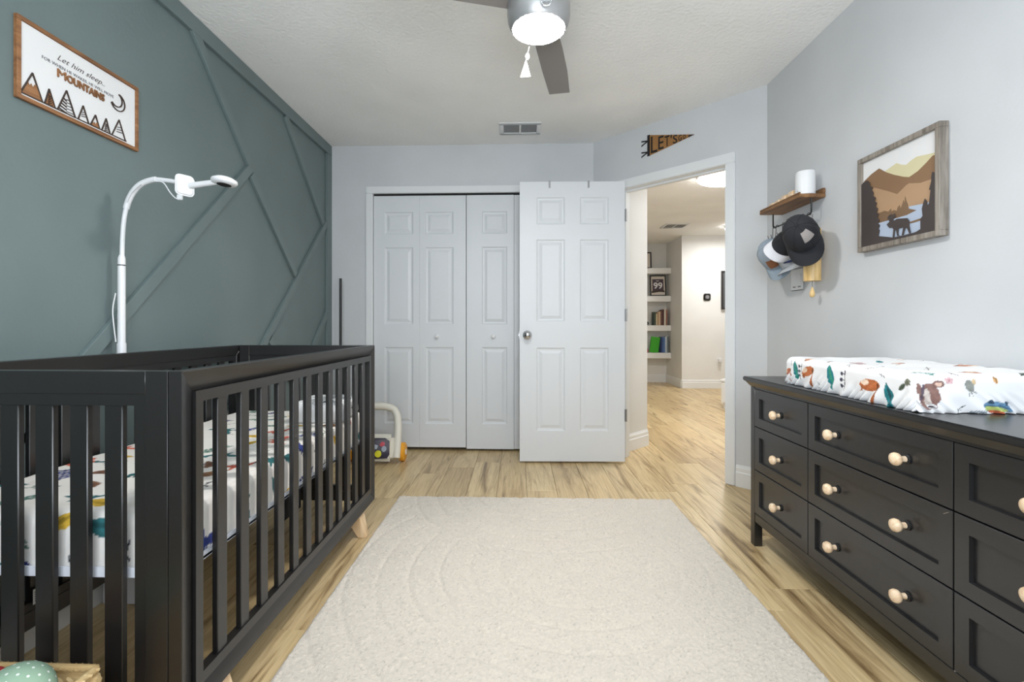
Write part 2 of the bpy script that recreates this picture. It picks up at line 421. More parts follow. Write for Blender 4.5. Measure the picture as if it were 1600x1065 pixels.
for i, hx in enumerate((-.545, -.263)):
    t = thing('over_door_hook', ['grey over-door hook strap nearer the chrome knob side of the door', 'grey over-door hook strap nearer the hinge side of the door'][i], 'hook', (.769+hx, 3.545+hx*.021, 0), (0, 0, .021), 'over-door hooks')
    MB().box(-.006, .006, -.0035, -.0008, 1.999, 2.0495).build('front_tab', 'steel', t)
    MB().box(-.006, .006, -.0008, .0372, 2.0463, 2.0495).box(-.006, .006, .0358, .0385, 1.80, 2.0463).build('strap', 'steel', t)
    MB().tube([(0, .038, 1.82), (0, .07, 1.80), (0, .085, 1.83)], .004, 8).build('back_hook', 'steel', t, smooth=40)

# ------------------------------------------------------------------ ceiling fan
fan = thing('ceiling_fan', 'brushed grey three-blade ceiling fan with a lit round lamp', 'ceiling fan', (.075, 1.84, H))
FZ = lambda z: z-H
MB().lathe([(.02, FZ(2.438)), (.068, FZ(2.436)), (.066, FZ(2.40)), (.03, FZ(2.385)), (.018, FZ(2.38))]).build('canopy', 'nickel', fan, smooth=45)
MB().cone((0, 0, FZ(2.384)), (0, 0, FZ(2.325)), .013).build('downrod', 'nickel', fan, smooth=45)
MB().lathe([(.03, FZ(2.33)), (.09, FZ(2.325)), (.115, FZ(2.30)), (.118, FZ(2.24)), (.119, FZ(2.172)), (.116, FZ(2.15)), (.108, FZ(2.128)), (.102, FZ(2.120)), (.0985, FZ(2.1195))], n=40).build('motor_housing', 'nickel', fan, smooth=40)
MB().lathe([(.01, FZ(2.128)), (.0975, FZ(2.126)), (.098, FZ(2.1195)), (.092, FZ(2.115)), (.06, FZ(2.110)), (.01, FZ(2.108))], n=40).build('lamp_diffuser', 'lamp', fan, smooth=60)
def blade(ang):
    # outline along local +r : (r, lateral)
    top = [(.10, .052), (.3, .062), (.5, .066), (.745, .066)]; bot = [(.712, -.045), (.5, -.056), (.3, -.056), (.10, -.048)]
    pts = top+bot; ca, sa = math.sin(ang), math.cos(ang)   # angle measured from +Y toward +X
    P = []
    for r, l in pts:
        zt = l*.16
        P.append((r*ca-l*sa, r*sa+l*ca, FZ(2.215)+zt))
    MB().prism(P, (0, 0, .007)).build('blade', 'canopy', fan, bevel=.002, seg=1)
    MB().hexa([(r*ca-l*sa, r*sa+l*ca, FZ(2.224)+l*.16) for r, l in ((.09, .03), (.2, .02), (.2, -.02), (.09, -.03))],
              [(r*ca-l*sa, r*sa+l*ca, FZ(2.229)+l*.16) for r, l in ((.09, .03), (.2, .02), (.2, -.02), (.09, -.03))]).build('blade_iron', 'nickel', fan)
for a in (.205, .205+2*PI/3, .205+4*PI/3): blade(a)
# pull chains
MB().tube([(-.02, .122, FZ(2.18)), (-.035, .13, FZ(2.12)), (-.045, .13, FZ(2.075))], .0014, 6).build('pull_cord', 'whiteplastic', fan)
MB().lathe([(.002, 0), (.008, -.006), (.010, -.016), (.004, -.028), (.002, -.03)], (-.04, .13, FZ(2.105))).build('pull_bead', 'glassy', fan, smooth=50)
q = [(-.046, .128, FZ(2.078)), (-.069, .124, FZ(2.004)), (-.027, .122, FZ(2.006))]
MB().prism(q, (.001, .006, 0)).build('pull_tag', 'whiteplastic', fan, bevel=.001, seg=1)
MB().tube([(.02, -.121, FZ(2.2)), (.022, -.124, FZ(2.16))], .0012, 6).build('pull_cord', 'whiteplastic', fan)
MB().lathe([(.003, 0), (.008, -.004), (.018, -.02), (.02, -.035), (.012, -.048), (.002, -.05)], (.022, -.14, FZ(2.17))).build('pull_glass', 'glassy', fan, smooth=50)

# ceiling vent
def vent(x0, x1, y0, y1, label):
    cx, cy = (x0+x1)/2, (y0+y1)/2
    t = thing('ceiling_vent', label, 'vent', (cx, cy, H)); a, b = (x1-x0)/2, (y1-y0)/2; z0, z1 = -.008, -.0005
    MB().box(-a, a, -b, -b+.035, z0, z1).box(-a, a, b-.035, b, z0, z1).box(-a, -a+.03, -b+.035, b-.035, z0, z1).box(a-.03, a, -b+.035, b-.035, z0, z1).box(-.007, .007, -b+.035, b-.035, z0, z1).build('frame', 'trimwhite', t, bevel=.001, seg=1)
    MB().box(-a+.03, a-.03, -b+.035, b-.035, -.0015, -.0006).build('backing', 'ventback', t)
    n = 6
    for i in range(n):
        yy = -b+.04+(2*b-.08)*(i+.5)/n
        MB().hexa([(-a+.031, yy-.008, -.007), (a-.031, yy-.008, -.007), (a-.031, yy-.0065, -.0065), (-a+.031, yy-.0065, -.0065)],
                  [(-a+.031, yy+.006, -.002), (a-.031, yy+.006, -.002), (a-.031, yy+.0075, -.0018), (-a+.031, yy+.0075, -.0018)]).build('slat', 'ventgrey', t)
vent(-.14, .16, 3.435, 3.655, 'white two-bay air vent in the bedroom ceiling above the closet')
vent(2.08, 2.42, 6.93, 7.25, 'white air vent in the hall ceiling beyond the doorway')

# ------------------------------------------------------------------ crib
CL, CW_, CH = 1.42, .72, .90
crib = thing('crib', 'black slatted baby crib with tapered pale wood feet against the green wall', 'crib', (-.735-CW_/2, 1.035+CL/2, 0))
def panel(L, fn, nsl, slw, pitch, z0=.115, z1=CH, th=.032, plain=False):
    # fn(u, z, d): u along panel centred, d inward from outer face
    ow, iw = .05, .026
    def member(a, b, name, sl=.012):
        # a,b outer corners; trapezoid outer->inner edge, mitred, sloped face
        (u0, za), (u1, zb) = a; (v0, zc), (v1, zd) = b
        MB().hexa([fn(u0, za, 0), fn(u1, zb, 0), fn(v1, zd, sl), fn(v0, zc, sl)], [fn(u0, za, th), fn(u1, zb, th), fn(v1, zd, th-.004), fn(v0, zc, th-.004)]).build(name, 'black', crib, bevel=.0015, seg=1)
    h = L/2; s = 0 if plain else .012
    if plain:
        for nm, (ua, ub, za, zb) in (('post', (-h, -h+ow, z0, z1)), ('post', (h-ow, h, z0, z1)), ('top_rail', (-h+ow, h-ow, z1-ow, z1)), ('bottom_rail', (-h+ow, h-ow, z0, z0+ow))):
            MB().hexa([fn(ua, za, 0), fn(ub, za, 0), fn(ub, zb, 0), fn(ua, zb, 0)], [fn(ua, za, th), fn(ub, za, th), fn(ub, zb, th), fn(ua, zb, th)]).build(nm, 'black', crib, bevel=.0008, seg=1)
    else:
      member(((-h, z1), (h, z1)), ((-h+ow, z1-ow), (h-ow, z1-ow)), 'top_rail', s)
      member(((-h, z0), (h, z0)), ((-h+ow, z0+ow), (h-ow, z0+ow)), 'bottom_rail', s)
      member(((-h, z0), (-h, z1)), ((-h+ow, z0+ow), (-h+ow, z1-ow)), 'post', s)
      member(((h, z0), (h, z1)), ((h-ow, z0+ow), (h-ow, z1-ow)), 'post', s)
    d0, d1 = .003, .027; a = h-ow+.0; b = a-iw; c0, c1 = z0+ow, z1-ow
    m = MB()
    for (p, q) in ((( -a, c1), (a, c1)), ((-a, c0), (a, c0))):
        zi = p[1]+(-iw if p[1] > .5 else iw)
        m.hexa([fn(p[0], p[1], d0), fn(q[0], q[1], d0), fn(b, zi, d0), fn(-b, zi, d0)], [fn(p[0], p[1], d1), fn(q[0], q[1], d1), fn(b, zi, d1), fn(-b, zi, d1)])
    for sg in (-1, 1):
        m.hexa([fn(sg*a, c0, d0), fn(sg*a, c1, d0), fn(sg*b, c1-iw, d0), fn(sg*b, c0+iw, d0)], [fn(sg*a, c0, d1), fn(sg*a, c1, d1), fn(sg*b, c1-iw, d1), fn(sg*b, c0+iw, d1)])
    m.build('inner_frame', 'black', crib)
    for i in range(nsl):
        u = (i-(nsl-1)/2)*pitch
        q0 = [fn(u-slw/2, c0+iw-.001, .007), fn(u+slw/2, c0+iw-.001, .007), fn(u+slw/2, c1-iw+.001, .007), fn(u-slw/2, c1-iw+.001, .007)]
        q1 = [fn(u-slw/2, c0+iw-.001, .022), fn(u+slw/2, c0+iw-.001, .022), fn(u+slw/2, c1-iw+.001, .022), fn(u-slw/2, c1-iw+.001, .022)]
        MB().hexa(q0, q1).build('slat', 'black', crib, bevel=.002, seg=1)
panel(CL, lambda u, z, d: (CW_/2-d, u, z), 12, .040, .1006)
panel(CL, lambda u, z, d: (-CW_/2+d, -u, z), 12, .040, .1006)
EW = CW_-.066
panel(EW, lambda u, z, d: (-u, -CL/2+d, z), 6, .042, .0795, plain=True)
panel(EW, lambda u, z, d: (u, CL/2-d, z), 6, .042, .0795, plain=True)
for sx in (1, -1):
    for sy in (1, -1):
        bx, by = sx*(CW_/2-.05), sy*(CL/2-.16)
        tx, ty = sx*(CW_/2-.002), sy*(CL/2-.178)
        a, b = .043, .020
        MB().hexa([(bx-a, by-a, .1145), (bx+a*.7, by-a, .1145), (bx+a*.7, by+a, .1145), (bx-a, by+a, .1145)] if sx > 0 else [(bx-a*.7, by-a, .1145), (bx+a, by-a, .1145), (bx+a, by+a, .1145), (bx-a*.7, by+a, .1145)],
                  [(tx-b, ty-b, .001), (tx+b, ty-b, .001), (tx+b, ty+b, .001), (tx-b, ty+b, .001)]).build('leg', 'beech', crib, bevel=.003, seg=2)
MB().box(-CW_/2+.036, CW_/2-.036, -CL/2+.04, CL/2-.04, .43, .436).box(-CW_/2+.036, CW_/2-.036, -CL/2+.036, -CL/2+.04, .428, .45).box(CW_/2-.040, CW_/2-.036, -CL/2+.036, CL/2-.036, .428, .447).build('mattress_support', 'whitemetal', crib)
MB().cone((.28, -CL/2+.0355, .438), (.28, -CL/2+.034, .438), .004, n=10).build('support_bolt', 'blackmetal', crib)
MB().box(CW_/2-.036, CW_/2-.0325, -.22, -.06, .36, .428).build('support_bracket', 'blackmetal', crib)
MB().lathe([(.002, 0), (.009, .001), (.008, .004), (.002, .005)], (CW_/2-.0365, -.12, .385), (-1, 0, 0), 12).build('bracket_bolt', 'steel', crib, smooth=50)
for (y0, y1, z0, z1) in ((1.285, 1.328, .168, .222), (1.372, 1.408, .182, .226)):
    c = Vector(crib.location); xx = -CW_/2+.0335
    MB().box(xx-.0008, xx, y0-c.y, y1-c.y, z0, z1).build('warning_label', 'whiteboard', crib)['label'] = 'small white printed warning label'
    lm = MB()
    for i in range(5):
        zz = z1-.008-i*(z1-z0-.012)/5
        lm.box(xx, xx+.0004, y0-c.y+.004, y1-c.y-.005-(.008 if i % 2 else 0), zz-.0025, zz)
    lm.build('label_text', 'greyprint', crib)

# ------------------------------------------------------------------ printed cloth: rounded boxes with painted prints
def smoothn(P, f, seed):   # cheap smooth noise
    r = np.random.default_rng(seed); o = np.zeros(len(P))
    for _ in range(7):
        k = r.normal(size=P.shape[1])*f; o += np.sin(P @ k+r.uniform(0, 6.28))
    return o/7
def rot(P, c, a, s=1.0):
    d = (P-np.array(c))/s; ca, sa = math.cos(a), math.sin(a)
    return d[:, 0]*ca+d[:, 1]*sa, -d[:, 0]*sa+d[:, 1]*ca
def ell(x, y, cx, cy, a, b, t=0):
    c, s = math.cos(t), math.sin(t); dx, dy = x-cx, y-cy
    u, v = (dx*c+dy*s)/a, (-dx*s+dy*c)/b
    return u*u+v*v < 1
def leafm(x, y, cx, cy, l, wd, t):
    c, s = math.cos(t), math.sin(t); dx, dy = x-cx, y-cy
    u, v = (dx*c+dy*s)/l, (-dx*s+dy*c)/wd
    return (u > 0) & (u < 1) & (np.abs(v) < np.sin(np.clip(u, 0, 1)*PI))
def motif(C, P, kind, c, a, s, col, col2=None):
    x, y = rot(P, c, a, s); col = np.array(lin(col)); col2 = np.array(lin(col2)) if col2 else col*.6
    def put(m, k): C[m] = k
    if kind == 'leaf':
        put(leafm(x, y, -1, 0, 2, .42, 0), col); put(leafm(x, y, -1, .06, 2, .12, 0) , col2)
    elif kind == 'sprig':
        put((np.abs(y) < .05) & (np.abs(x) < 1), col2)
        for i in range(6):
            u = -.8+i*.3
            for sg in (-1, 1): put(leafm(x, y, u, 0, .6, .1, sg*.8), col)
    elif kind == 'dino':
        m = ell(x, y, 0, 0, .62, .34) | ell(x, y, .62, .42, .16, .42, -.5) | ell(x, y, .9, .75, .26, .14, -.2) | leafm(x, y, -.3, .0, -1.2, .2, 0) | leafm(-x, y, .3, .02, 1.1, .2, .15)
        m |= ell(x, y, .3, -.4, .12, .34) | ell(x, y, -.3, -.4, .13, .34)
        put(m, col)
        for i in range(5): put(leafm(x, y, -.5+i*.24, .22, .28, .09, PI/2), col2)
    elif kind == 'star':
        for i in range(5): put(leafm(x, y, 0, 0, .9, .3, i*1.2566+.3), col)
    elif kind == 'twig':
        put((np.abs(y-.15*np.sin(2*x)) < .045) & (np.abs(x) < 1), col)
        for i in range(4): put(leafm(x, y, -.6+i*.4, 0, .35, .07, .9 if i % 2 else -.9), col)
    elif kind == 'rock':
        put(leafm(x, y, -.8, -.2, 1.7, .5, .1) & (y > -.25), col); put(ell(x, y, .1, .05, .3, .12), col2)
    elif kind == 'fox':
        put(ell(x, y, 0, 0, .95, .42, .15), col); put(ell(x, y, .45, -.1, .4, .2, .2), np.array(lin((232, 206, 184))))
        put(leafm(x, y, -.75, .1, 1.5, .13, 1.3), col*.8); put(leafm(x, y, .55, .2, .5, .16, .9), col*.7); put(ell(x, y, -.75, -.05, .1, .25), col*.25)
    elif kind == 'bear':
        put(ell(x, y, 0, -.1, .62, .85), col); put(ell(x, y, -.72, .38, .28, .34), col*.85); put(ell(x, y, .55, .7, .36, .24), col*.85)
        put(ell(x, y, .56, .68, .22, .13), np.array(lin((206, 176, 160)))); put(ell(x, y, -.12, -.2, .2, .62, .15), np.array(lin((208, 196, 188))))
        put(ell(x, y, -.42, .1, .09, .6, -.1), np.array(lin((92, 80, 92)))); put(ell(x, y, .1, -.72, .26, .14), np.array(lin((238, 236, 236)))); put(ell(x, y, .1, -.76, .15, .07), np.array(lin((60, 50, 54))))
    elif kind == 'frog':
        put(ell(x, y, 0, 0, 1, .42), np.array(lin((108, 146, 178)))); put(ell(x, y, -.1, -.18, .85, .24), np.array(lin((190, 206, 120))))
        put(ell(x, y, -.05, -.34, .7, .12), np.array(lin((206, 112, 84)))); put(ell(x, y, -.55, .38, .2, .16), np.array(lin((52, 76, 96)))); put(ell(x, y, .6, .36, .2, .16), np.array(lin((52, 76, 96))))
        put((np.abs(y-.12*np.cos(2*x)-.02) < .04) & (np.abs(x) < .85), np.array(lin((60, 92, 130))))
    elif kind == 'bird':
        put(ell(x, y, 0, .2, .4, .6, .2), col); put(ell(x, y, .45, .55, .2, .3), np.array(lin((200, 176, 140))))
        for i in range(3): put(leafm(x, y, 0, -.2, .75, .05, -1.2-.45*(i-1)*1.4), col*.6)
    elif kind == 'flower':
        for i in range(5): put(ell(x, y, .5*math.cos(i*1.2566), .5*math.sin(i*1.2566), .36, .36), col)
        put(ell(x, y, 0, 0, .3, .3), col2)
    elif kind == 'berry':
        put((np.abs(x) < .05) & (np.abs(y) < 1), col*.7)
        for i in range(3): put(ell(x, y, .5, -.6+i*.6, .2, .2), col); put((np.abs(y-(-.6+i*.6)) < .05) & (x > 0) & (x < .4), col*.7)
def cloth_box(name, hx, hy, z0, z1, r, step, motifs, mat_, seed, wrinkle=.002, top_fn=None, gather=0, base=(236, 234, 231), skip_far=False):
    # top and four sides as grids; returns mesh with 'print' colours
    V = []; F = []; U = []; n0 = 0
    inner = np.array([hx-r, hy-r])
    def grid(fn, ufn, a, b):
        nonlocal n0
        A, B = np.meshgrid(a, b, indexing='ij'); A = A.ravel(); B = B.ravel()
        P = fn(A, B); V.append(P); U.append(ufn(A, B)); na, nb = len(a), len(b)
        I = (np.arange(na-1)[:, None]*nb+np.arange(nb-1)[None, :]).ravel()+n0
        F.append(np.stack([I, I+nb, I+nb+1, I+1], 1)); n0 += na*nb
    xs = np.linspace(-hx, hx, int(2*hx/step)+1); ys = np.linspace(-hy, hy, int(2*hy/step)+1); zs = np.linspace(z0, z1, int((z1-z0)/step)+2)
    grid(lambda a, b: np.stack([a, b, np.full_like(a, z1)], 1), lambda a, b: np.stack([a, b], 1), xs, ys)
    for sg in (-1, 1):
        grid(lambda a, b: np.stack([np.full_like(a, sg*hx), a, b], 1), lambda a, b: np.stack([sg*(hx+z1-b), a], 1), ys, zs)
        grid(lambda a, b: np.stack([a, np.full_like(a, sg*hy), b], 1), lambda a, b: np.stack([a, sg*(hy+z1-b)], 1), xs, zs)
    P = np.concatenate(V); UV = np.concatenate(U); Fq = np.concatenate(F)
    # round edges
    Q = np.stack([np.clip(P[:, 0], -inner[0], inner[0]), np.clip(P[:, 1], -inner[1], inner[1]), np.clip(P[:, 2], z0+.4*r, z1-r)], 1)
    D = P-Q; L = np.linalg.norm(D, axis=1, keepdims=True); Nn = D/np.maximum(L, 1e-9)
    cr = np.where(P[:, 2:3] > z1-r, r, np.where(P[:, 2:3] < z0+.4*r, np.minimum(L, r), r))
    P2 = Q+Nn*np.where(L > 0, np.minimum(cr, np.maximum(L, 0)), 0)
    top = np.clip((P[:, 2]-(z1-1e-4))/1e-4, 0, 1)
    P2 += Nn*(smoothn(P2, 28, seed)*wrinkle+smoothn(P2, 70, seed+1)*wrinkle*.35)[:, None]
    if gather:
        k = np.clip((z0+.06-P2[:, 2])/.06, 0, 1); ang = UV[:, 0]*1.0+UV[:, 1]
        g = np.sin(ang*150+3*np.sin(ang*31))*gather*k
        P2[:, :2] += Nn[:, :2]*g[:, None]
    if top_fn is not None: P2[:, 2] += top_fn(P2)*np.clip((P2[:, 2]-z0)/(z1-z0), 0, 1)
    C = np.tile(np.array(lin(base)), (len(P), 1))
    for mt in motifs: 
        c = np.array(mt[1]); R = 2.2*mt[3]
        sel = np.where((np.abs(UV[:, 0]-c[0]) < R) & (np.abs(UV[:, 1]-c[1]) < R))[0]
        if len(sel):
            Cs = C[sel]; motif(Cs, UV[sel], mt[0], mt[1], mt[2], mt[3], *mt[4:]); C[sel] = Cs
    pm = np.abs(C-np.array(lin(base))).sum(1) > 1e-6
    C[pm] *= (1+.28*smoothn(UV, 90, seed+5)+.25*smoothn(UV, 260, seed+6))[pm][:, None]; C = np.clip(C, 0, 1)
    me = np_mesh(name, P2, Fq, C); me.materials.append(M[mat_]); return me
def np_mesh(name, P, Fq, C):
    me = bpy.data.meshes.new(name); me.vertices.add(len(P)); me.vertices.foreach_set('co', P.astype(np.float32).ravel())
    me.loops.add(len(Fq)*4); me.loops.foreach_set('vertex_index', Fq.astype(np.int32).ravel())
    me.polygons.add(len(Fq)); me.polygons.foreach_set('loop_start', np.arange(0, len(Fq)*4, 4, dtype=np.int32))
    me.update(calc_edges=True)
    at = me.color_attributes.new('print', 'FLOAT_COLOR', 'POINT')
    at.data.foreach_set('color', np.concatenate([C, np.ones((len(C), 1))], 1).astype(np.float32).ravel())
    bm = bmesh.new(); bm.from_mesh(me); bmesh.ops.remove_doubles(bm, verts=bm.verts, dist=1e-5); bmesh.ops.recalc_face_normals(bm, faces=bm.faces); bm.to_mesh(me); bm.free()
    me.shade_smooth(); return me

cl = [('dino', (206, 96, 72)), ('dino', (40, 52, 120)), ('sprig', (84, 122, 108)), ('twig', (56, 60, 66)), ('leaf', (120, 84, 56)), ('sprig', (40, 56, 116)), ('dino', (36, 96, 100)), ('leaf', (214, 172, 52)), ('twig', (96, 120, 112)), ('star', (206, 96, 72)), ('rock', (116, 78, 58)), ('leaf', (36, 96, 100))]
mots = []; rr = random.Random(5)
for iy in range(17):
    for ix in range(9):
        k = rr.choice(cl); s = rr.uniform(.036, .060)
        if rr.random() < .22: continue
        k = (k[0], tuple(int(c*.93+238*.07) for c in k[1]))
        mots.append((k[0], (-.42+ix*.105+rr.uniform(-.025, .025)+(iy % 2)*.05, -.80+iy*.1+rr.uniform(-.025, .025)), rr.uniform(0, 6.28), s, k[1]))
me = cloth_box('crib_mattress', CW_/2-.042, CL/2-.045, .437, .575, .035, .0042, mots, 'sheet', 3, .0022, base=(238, 234, 228))
o = link('crib_mattress', me, None); o.location = crib.location
tag(o, 'white crib mattress in a dinosaur and leaf print sheet inside the black crib', 'mattress')
mots = [('leaf', (.02, .01), .4, .03, (70, 74, 84)), ('twig', (-.06, .03), 1.2, .035, (80, 86, 96)), ('leaf', (.1, .05), 2.2, .03, (70, 74, 84)), ('twig', (.14, -.05), .5, .035, (52, 60, 76)), ('leaf', (.16, .02), 1.8, .03, (70, 74, 84)), ('sprig', (-.05, -.07), .3, .03, (64, 72, 90)), ('leaf', (.04, -.1), .9, .03, (84, 90, 100)), ('twig', (0, -.15), 2.2, .03, (84, 90, 100))]
me = cloth_box('cushion', .12, .15, 0, .088, .042, .004, mots, 'sheet', 9, .006, base=(232, 232, 234))
o = link('cushion', me, None); o.location = (-.895, 2.22, .577); o.rotation_euler = (0, 0, .1)
tag(o, 'plump white cushion with grey leaf print at the far end of the crib mattress', 'cushion')

# ------------------------------------------------------------------ baby camera on its floor stand behind the crib
t = thing('baby_monitor', 'white overhead baby camera on a tall bent floor stand behind the crib', 'baby monitor', (-1.475, 1.752, 0))
O = (-1.475, 1.752, 0)
def W(*p): return [tuple(Vector(q)-Vector(O)) for q in p]
MB().box(-.02, .13, -.06, -.045, .001, .10).box(-.02, .13, -.045, .03, .001, .012).build('base_plate', 'whitemetal', t, bevel=.002)
MB().cone((0, 0, .012), (0, 0, .92), .0115, n=16).build('lower_pole', 'whiteplastic', t, smooth=40)
MB().cone((0, 0, .895), (0, 0, .935), .0150, n=16).build('collar', 'whiteplastic', t, smooth=40)
MB().cone((0, 0, .935), (0, 0, 1.222), .0125, n=16).build('upper_pole', 'whiteplastic', t, smooth=40)
MB().cone((0, 0, 1.222), (0, 0, 1.226), .0127, n=16).build('seam_ring', 'blackmetal', t, smooth=40)
MB().tube([(0, 0, 1.226), (0, 0, 1.25), (.001, 0, 1.262)], [.0125, .0122, .0085], 16).build('pole_tip', 'whiteplastic', t, smooth=40)
def bez(pts, n):
    P = [Vector(p) for p in pts]; P = [P[0]*2-P[1]]+P+[P[-1]*2-P[-2]]; out = []
    for i in range(1, len(P)-2):
        for k in range(n):
            u = k/n; a, b, c, d = P[i-1:i+3]
            out.append(.5*((2*b)+(c-a)*u+(2*a-5*b+4*c-d)*u*u+(3*b-a-3*c+d)*u**3))
    out.append(P[-2]); return out
path = W((-1.474, 1.752, 1.25), (-1.471, 1.752, 1.33), (-1.463, 1.752, 1.41), (-1.442, 1.752, 1.478), (-1.405, 1.752, 1.522), (-1.352, 1.752, 1.541), (-1.30, 1.752, 1.537), (-1.262, 1.752, 1.531))
nk = bez(path, 6)
MB().tube(nk, .0078, 14).build('gooseneck', 'whiteplastic', t, smooth=60)
MB().tube(nk[14:32], .0105, 14).build('neck_sleeve', 'whiteplastic', t, smooth=60)
rr_pts = [(cx_*.014+.016*math.cos(a_), cz_*.022+.016*math.sin(a_)) for cx_, cz_, a0_ in ((1, 1, 0), (-1, 1, PI/2), (-1, -1, PI), (1, -1, 1.5*PI)) for a_ in [a0_+k_*PI/12 for k_ in range(7)]]
hn = Vector((.62, -.78, -.05)).normalized(); hu = Vector((hn.y*-1, hn.x, 0)).normalized()*1.0; hv = hn.cross(hu); hc = Vector(W((-1.235, 1.752, 1.517))[0])-hn*.014
if hv.z < 0: hv = -hv
MB().prism([hc+hu*a_+hv*(b_-.10*a_) for a_, b_ in rr_pts], hn*.028).build('mount_head', 'whiteplastic', t, bevel=.006, seg=3)
MB().tube(W((-1.215, 1.752, 1.517), (-1.16, 1.752, 1.524), (-1.10, 1.752, 1.531)), [.0115, .0105, .0095], 14).build('camera_arm', 'whiteplastic', t, smooth=60)
b = MB().lathe([(.004, .013), (.03, .012), (.043, .005), (.045, -.002), (.040, -.010), (.027, -.0135), (.004, -.014)], (0, 0, 0), (0, 0, 1), 32)
mt2 = Matrix.Rotation(-.07, 3, 'X') @ Matrix.Rotation(.08, 3, 'Y')
b.xf(lambda p: mt2 @ p+Vector(W((-1.085, 1.752, 1.532))[0])).build('camera_disc', 'whiteplastic', t, smooth=50)
b = MB().lathe([(.004, -.0135), (.024, -.0137), (.024, -.0150), (.004, -.0155)], (0, 0, 0), (0, 0, 1), 28)
b.xf(lambda p: mt2 @ p+Vector(W((-1.083, 1.750, 1.532))[0])).build('lens', 'dark', t, smooth=50)
MB().box(-.009, .009, -.006, .006, -.02, 0).xf(lambda p: Vector(W((-1.248, 1.745, 1.483))[0])+p).build('cable_plug', 'whiteplastic', t, bevel=.002)
MB().tube(bez(W((-1.343, 1.745, 1.533), (-1.31, 1.744, 1.527), (-1.285, 1.744, 1.492), (-1.265, 1.744, 1.471), (-1.249, 1.744, 1.466)), 5), .0022, 8).build('cable', 'whiteplastic', t, smooth=60)
MB().tube(bez(W((-1.444, 1.738, 1.455), (-1.425, 1.737, 1.49), (-1.39, 1.737, 1.522)), 5), .0022, 8).build('cable', 'whiteplastic', t, smooth=60)
MB().tube(bez(W((-1.485, 1.737, 1.12), (-1.494, 1.735, 1.06), (-1.490, 1.735, 1.0), (-1.484, 1.737, .94)), 5), .0022, 8).build('cable', 'whiteplastic', t, smooth=60)

# thin black pole in the corner
t = thing('black_pole', 'thin upright black pole in the corner between crib and closet', 'pole', (-1.39, 3.74, 0))
MB().cone((0, 0, .012), (0, 0, 1.368), .0095, n=14).build('pole', 'blackmetal', t, smooth=40)
MB().lathe([(.002, .001), (.09, .001), (.088, .010), (.012, .014), (.002, .014)]).build('foot', 'blackmetal', t, smooth=40)

# ------------------------------------------------------------------ walker toy
t = thing('push_walker_toy', 'cream push walker toy with plum activity panel and orange wheels beside the crib', 'toy', (-1.045, 3.47, 0))
arch = bez([(-.172, .12, .10), (-.165, .12, .26), (-.125, .12, .36), (-.06, .12, .395), (.06, .12, .395), (.125, .12, .36), (.158, .07, .26), (.168, -.02, .05)], 6)
MB().tube(arch, .027, 14).build('handle_arch', 'cream', t, smooth=60)
for sx in (-1, 1):
    wx = sx*.172
    for wy in (.085,):
        wl_ = MB().lathe([(.012, -.02), (.058, -.02), (.068, -.012), (.068, .012), (.058, .02), (.012, .02)], (wx+sx*.018, wy, .0695), (1, 0, 0), 28).build('wheel', 'orange', t, smooth=40)
        MB().lathe([(.003, 0), (.022, .001), (.02, .006), (.003, .007)], (wx+sx*.0385, wy, .0695), (sx, 0, 0), 20).build('hub_cap', 'cream', wl_, smooth=40)
b = MB().box(-.148, .148, -.03, .03, .03, .215)
b.xf(lambda p: Vector((p.x, p.y+(p.z-.03)*.22-.03, p.z))).build('activity_panel', 'cream', t, bevel=.025, seg=4)
fy = lambda z: -.0615+(z-.03)*.22
def face(poly, m, nm, d=.003): MB().prism([(x, fy(z), z) for x, z in poly], (0, -d, 0)).build(nm, m, t, bevel=.001, seg=1)
face([(-.115, .06), (-.115, .18), (-.09, .195), (.09, .195), (.122, .175), (.126, .085), (.11, .058), (-.09, .047)], 'purple', 'panel_face')
face([(.045+.024*math.cos(i*PI/8), .088+.024*math.sin(i*PI/8)) for i in range(16)], 'yellow', 'yellow_button', .008)
face([(.085+.018*math.cos(i*PI/8), .122+.02*math.sin(i*PI/8)) for i in range(16)], 'bluegrey', 'grey_button', .008)
face([(.05, .15), (.068, .172), (.09, .165), (.088, .145), (.065, .137)], 'pink', 'coral_button', .007)
face([(.0, .12), (.005, .155), (.04, .145), (.035, .12)], 'bluegrey', 'mirror_button', .006)
MB().box(-.14, .14, .02, .10, .028, .06).build('chassis', 'cream', t, bevel=.01, seg=3)

# ------------------------------------------------------------------ dresser
DX, DY0, DY1, DH = 1.067, .79, 2.272, .766
ds = thing('dresser', 'wide black nine-drawer dresser with pale round wooden knobs along the right wall', 'dresser', (DX, (DY0+DY1)/2, 0))
DO = (DX, (DY0+DY1)/2, 0)
dep = XR-.02-DX
bb = lambda mb, nm, m='dresser', **k: mb.build(nm, m, k.pop('parent', ds), org=DO, **k)
bb(MB().box(DX-.026, XR-.017, DY0-.024, DY1+.024, DH-.02, DH), 'top', bevel=.004)
bb(MB().hexa([(DX-.002, DY0, DH-.042), (XR-.02, DY0, DH-.042), (XR-.02, DY1, DH-.042), (DX-.002, DY1, DH-.042)],
             [(DX-.018, DY0-.016, DH-.0205), (XR-.02, DY0-.016, DH-.0205), (XR-.02, DY1+.016, DH-.0205), (DX-.018, DY1+.016, DH-.0205)]), 'cornice')
for yy in (DY0, DY1-.036):
    for xx in (DX, XR-.06):
        bb(MB().box(xx, xx+.036, yy, yy+.036, .001, DH-.0425), 'leg', bevel=.002, seg=1)
for yy in (DY0+.006, DY1-.022):
    bb(MB().box(DX+.037, XR-.061, yy, yy+.016, .12, DH-.0425), 'side_panel')
bb(MB().box(XR-.03, XR-.024, DY0+.037, DY1-.037, .12, DH-.0425), 'back_panel')
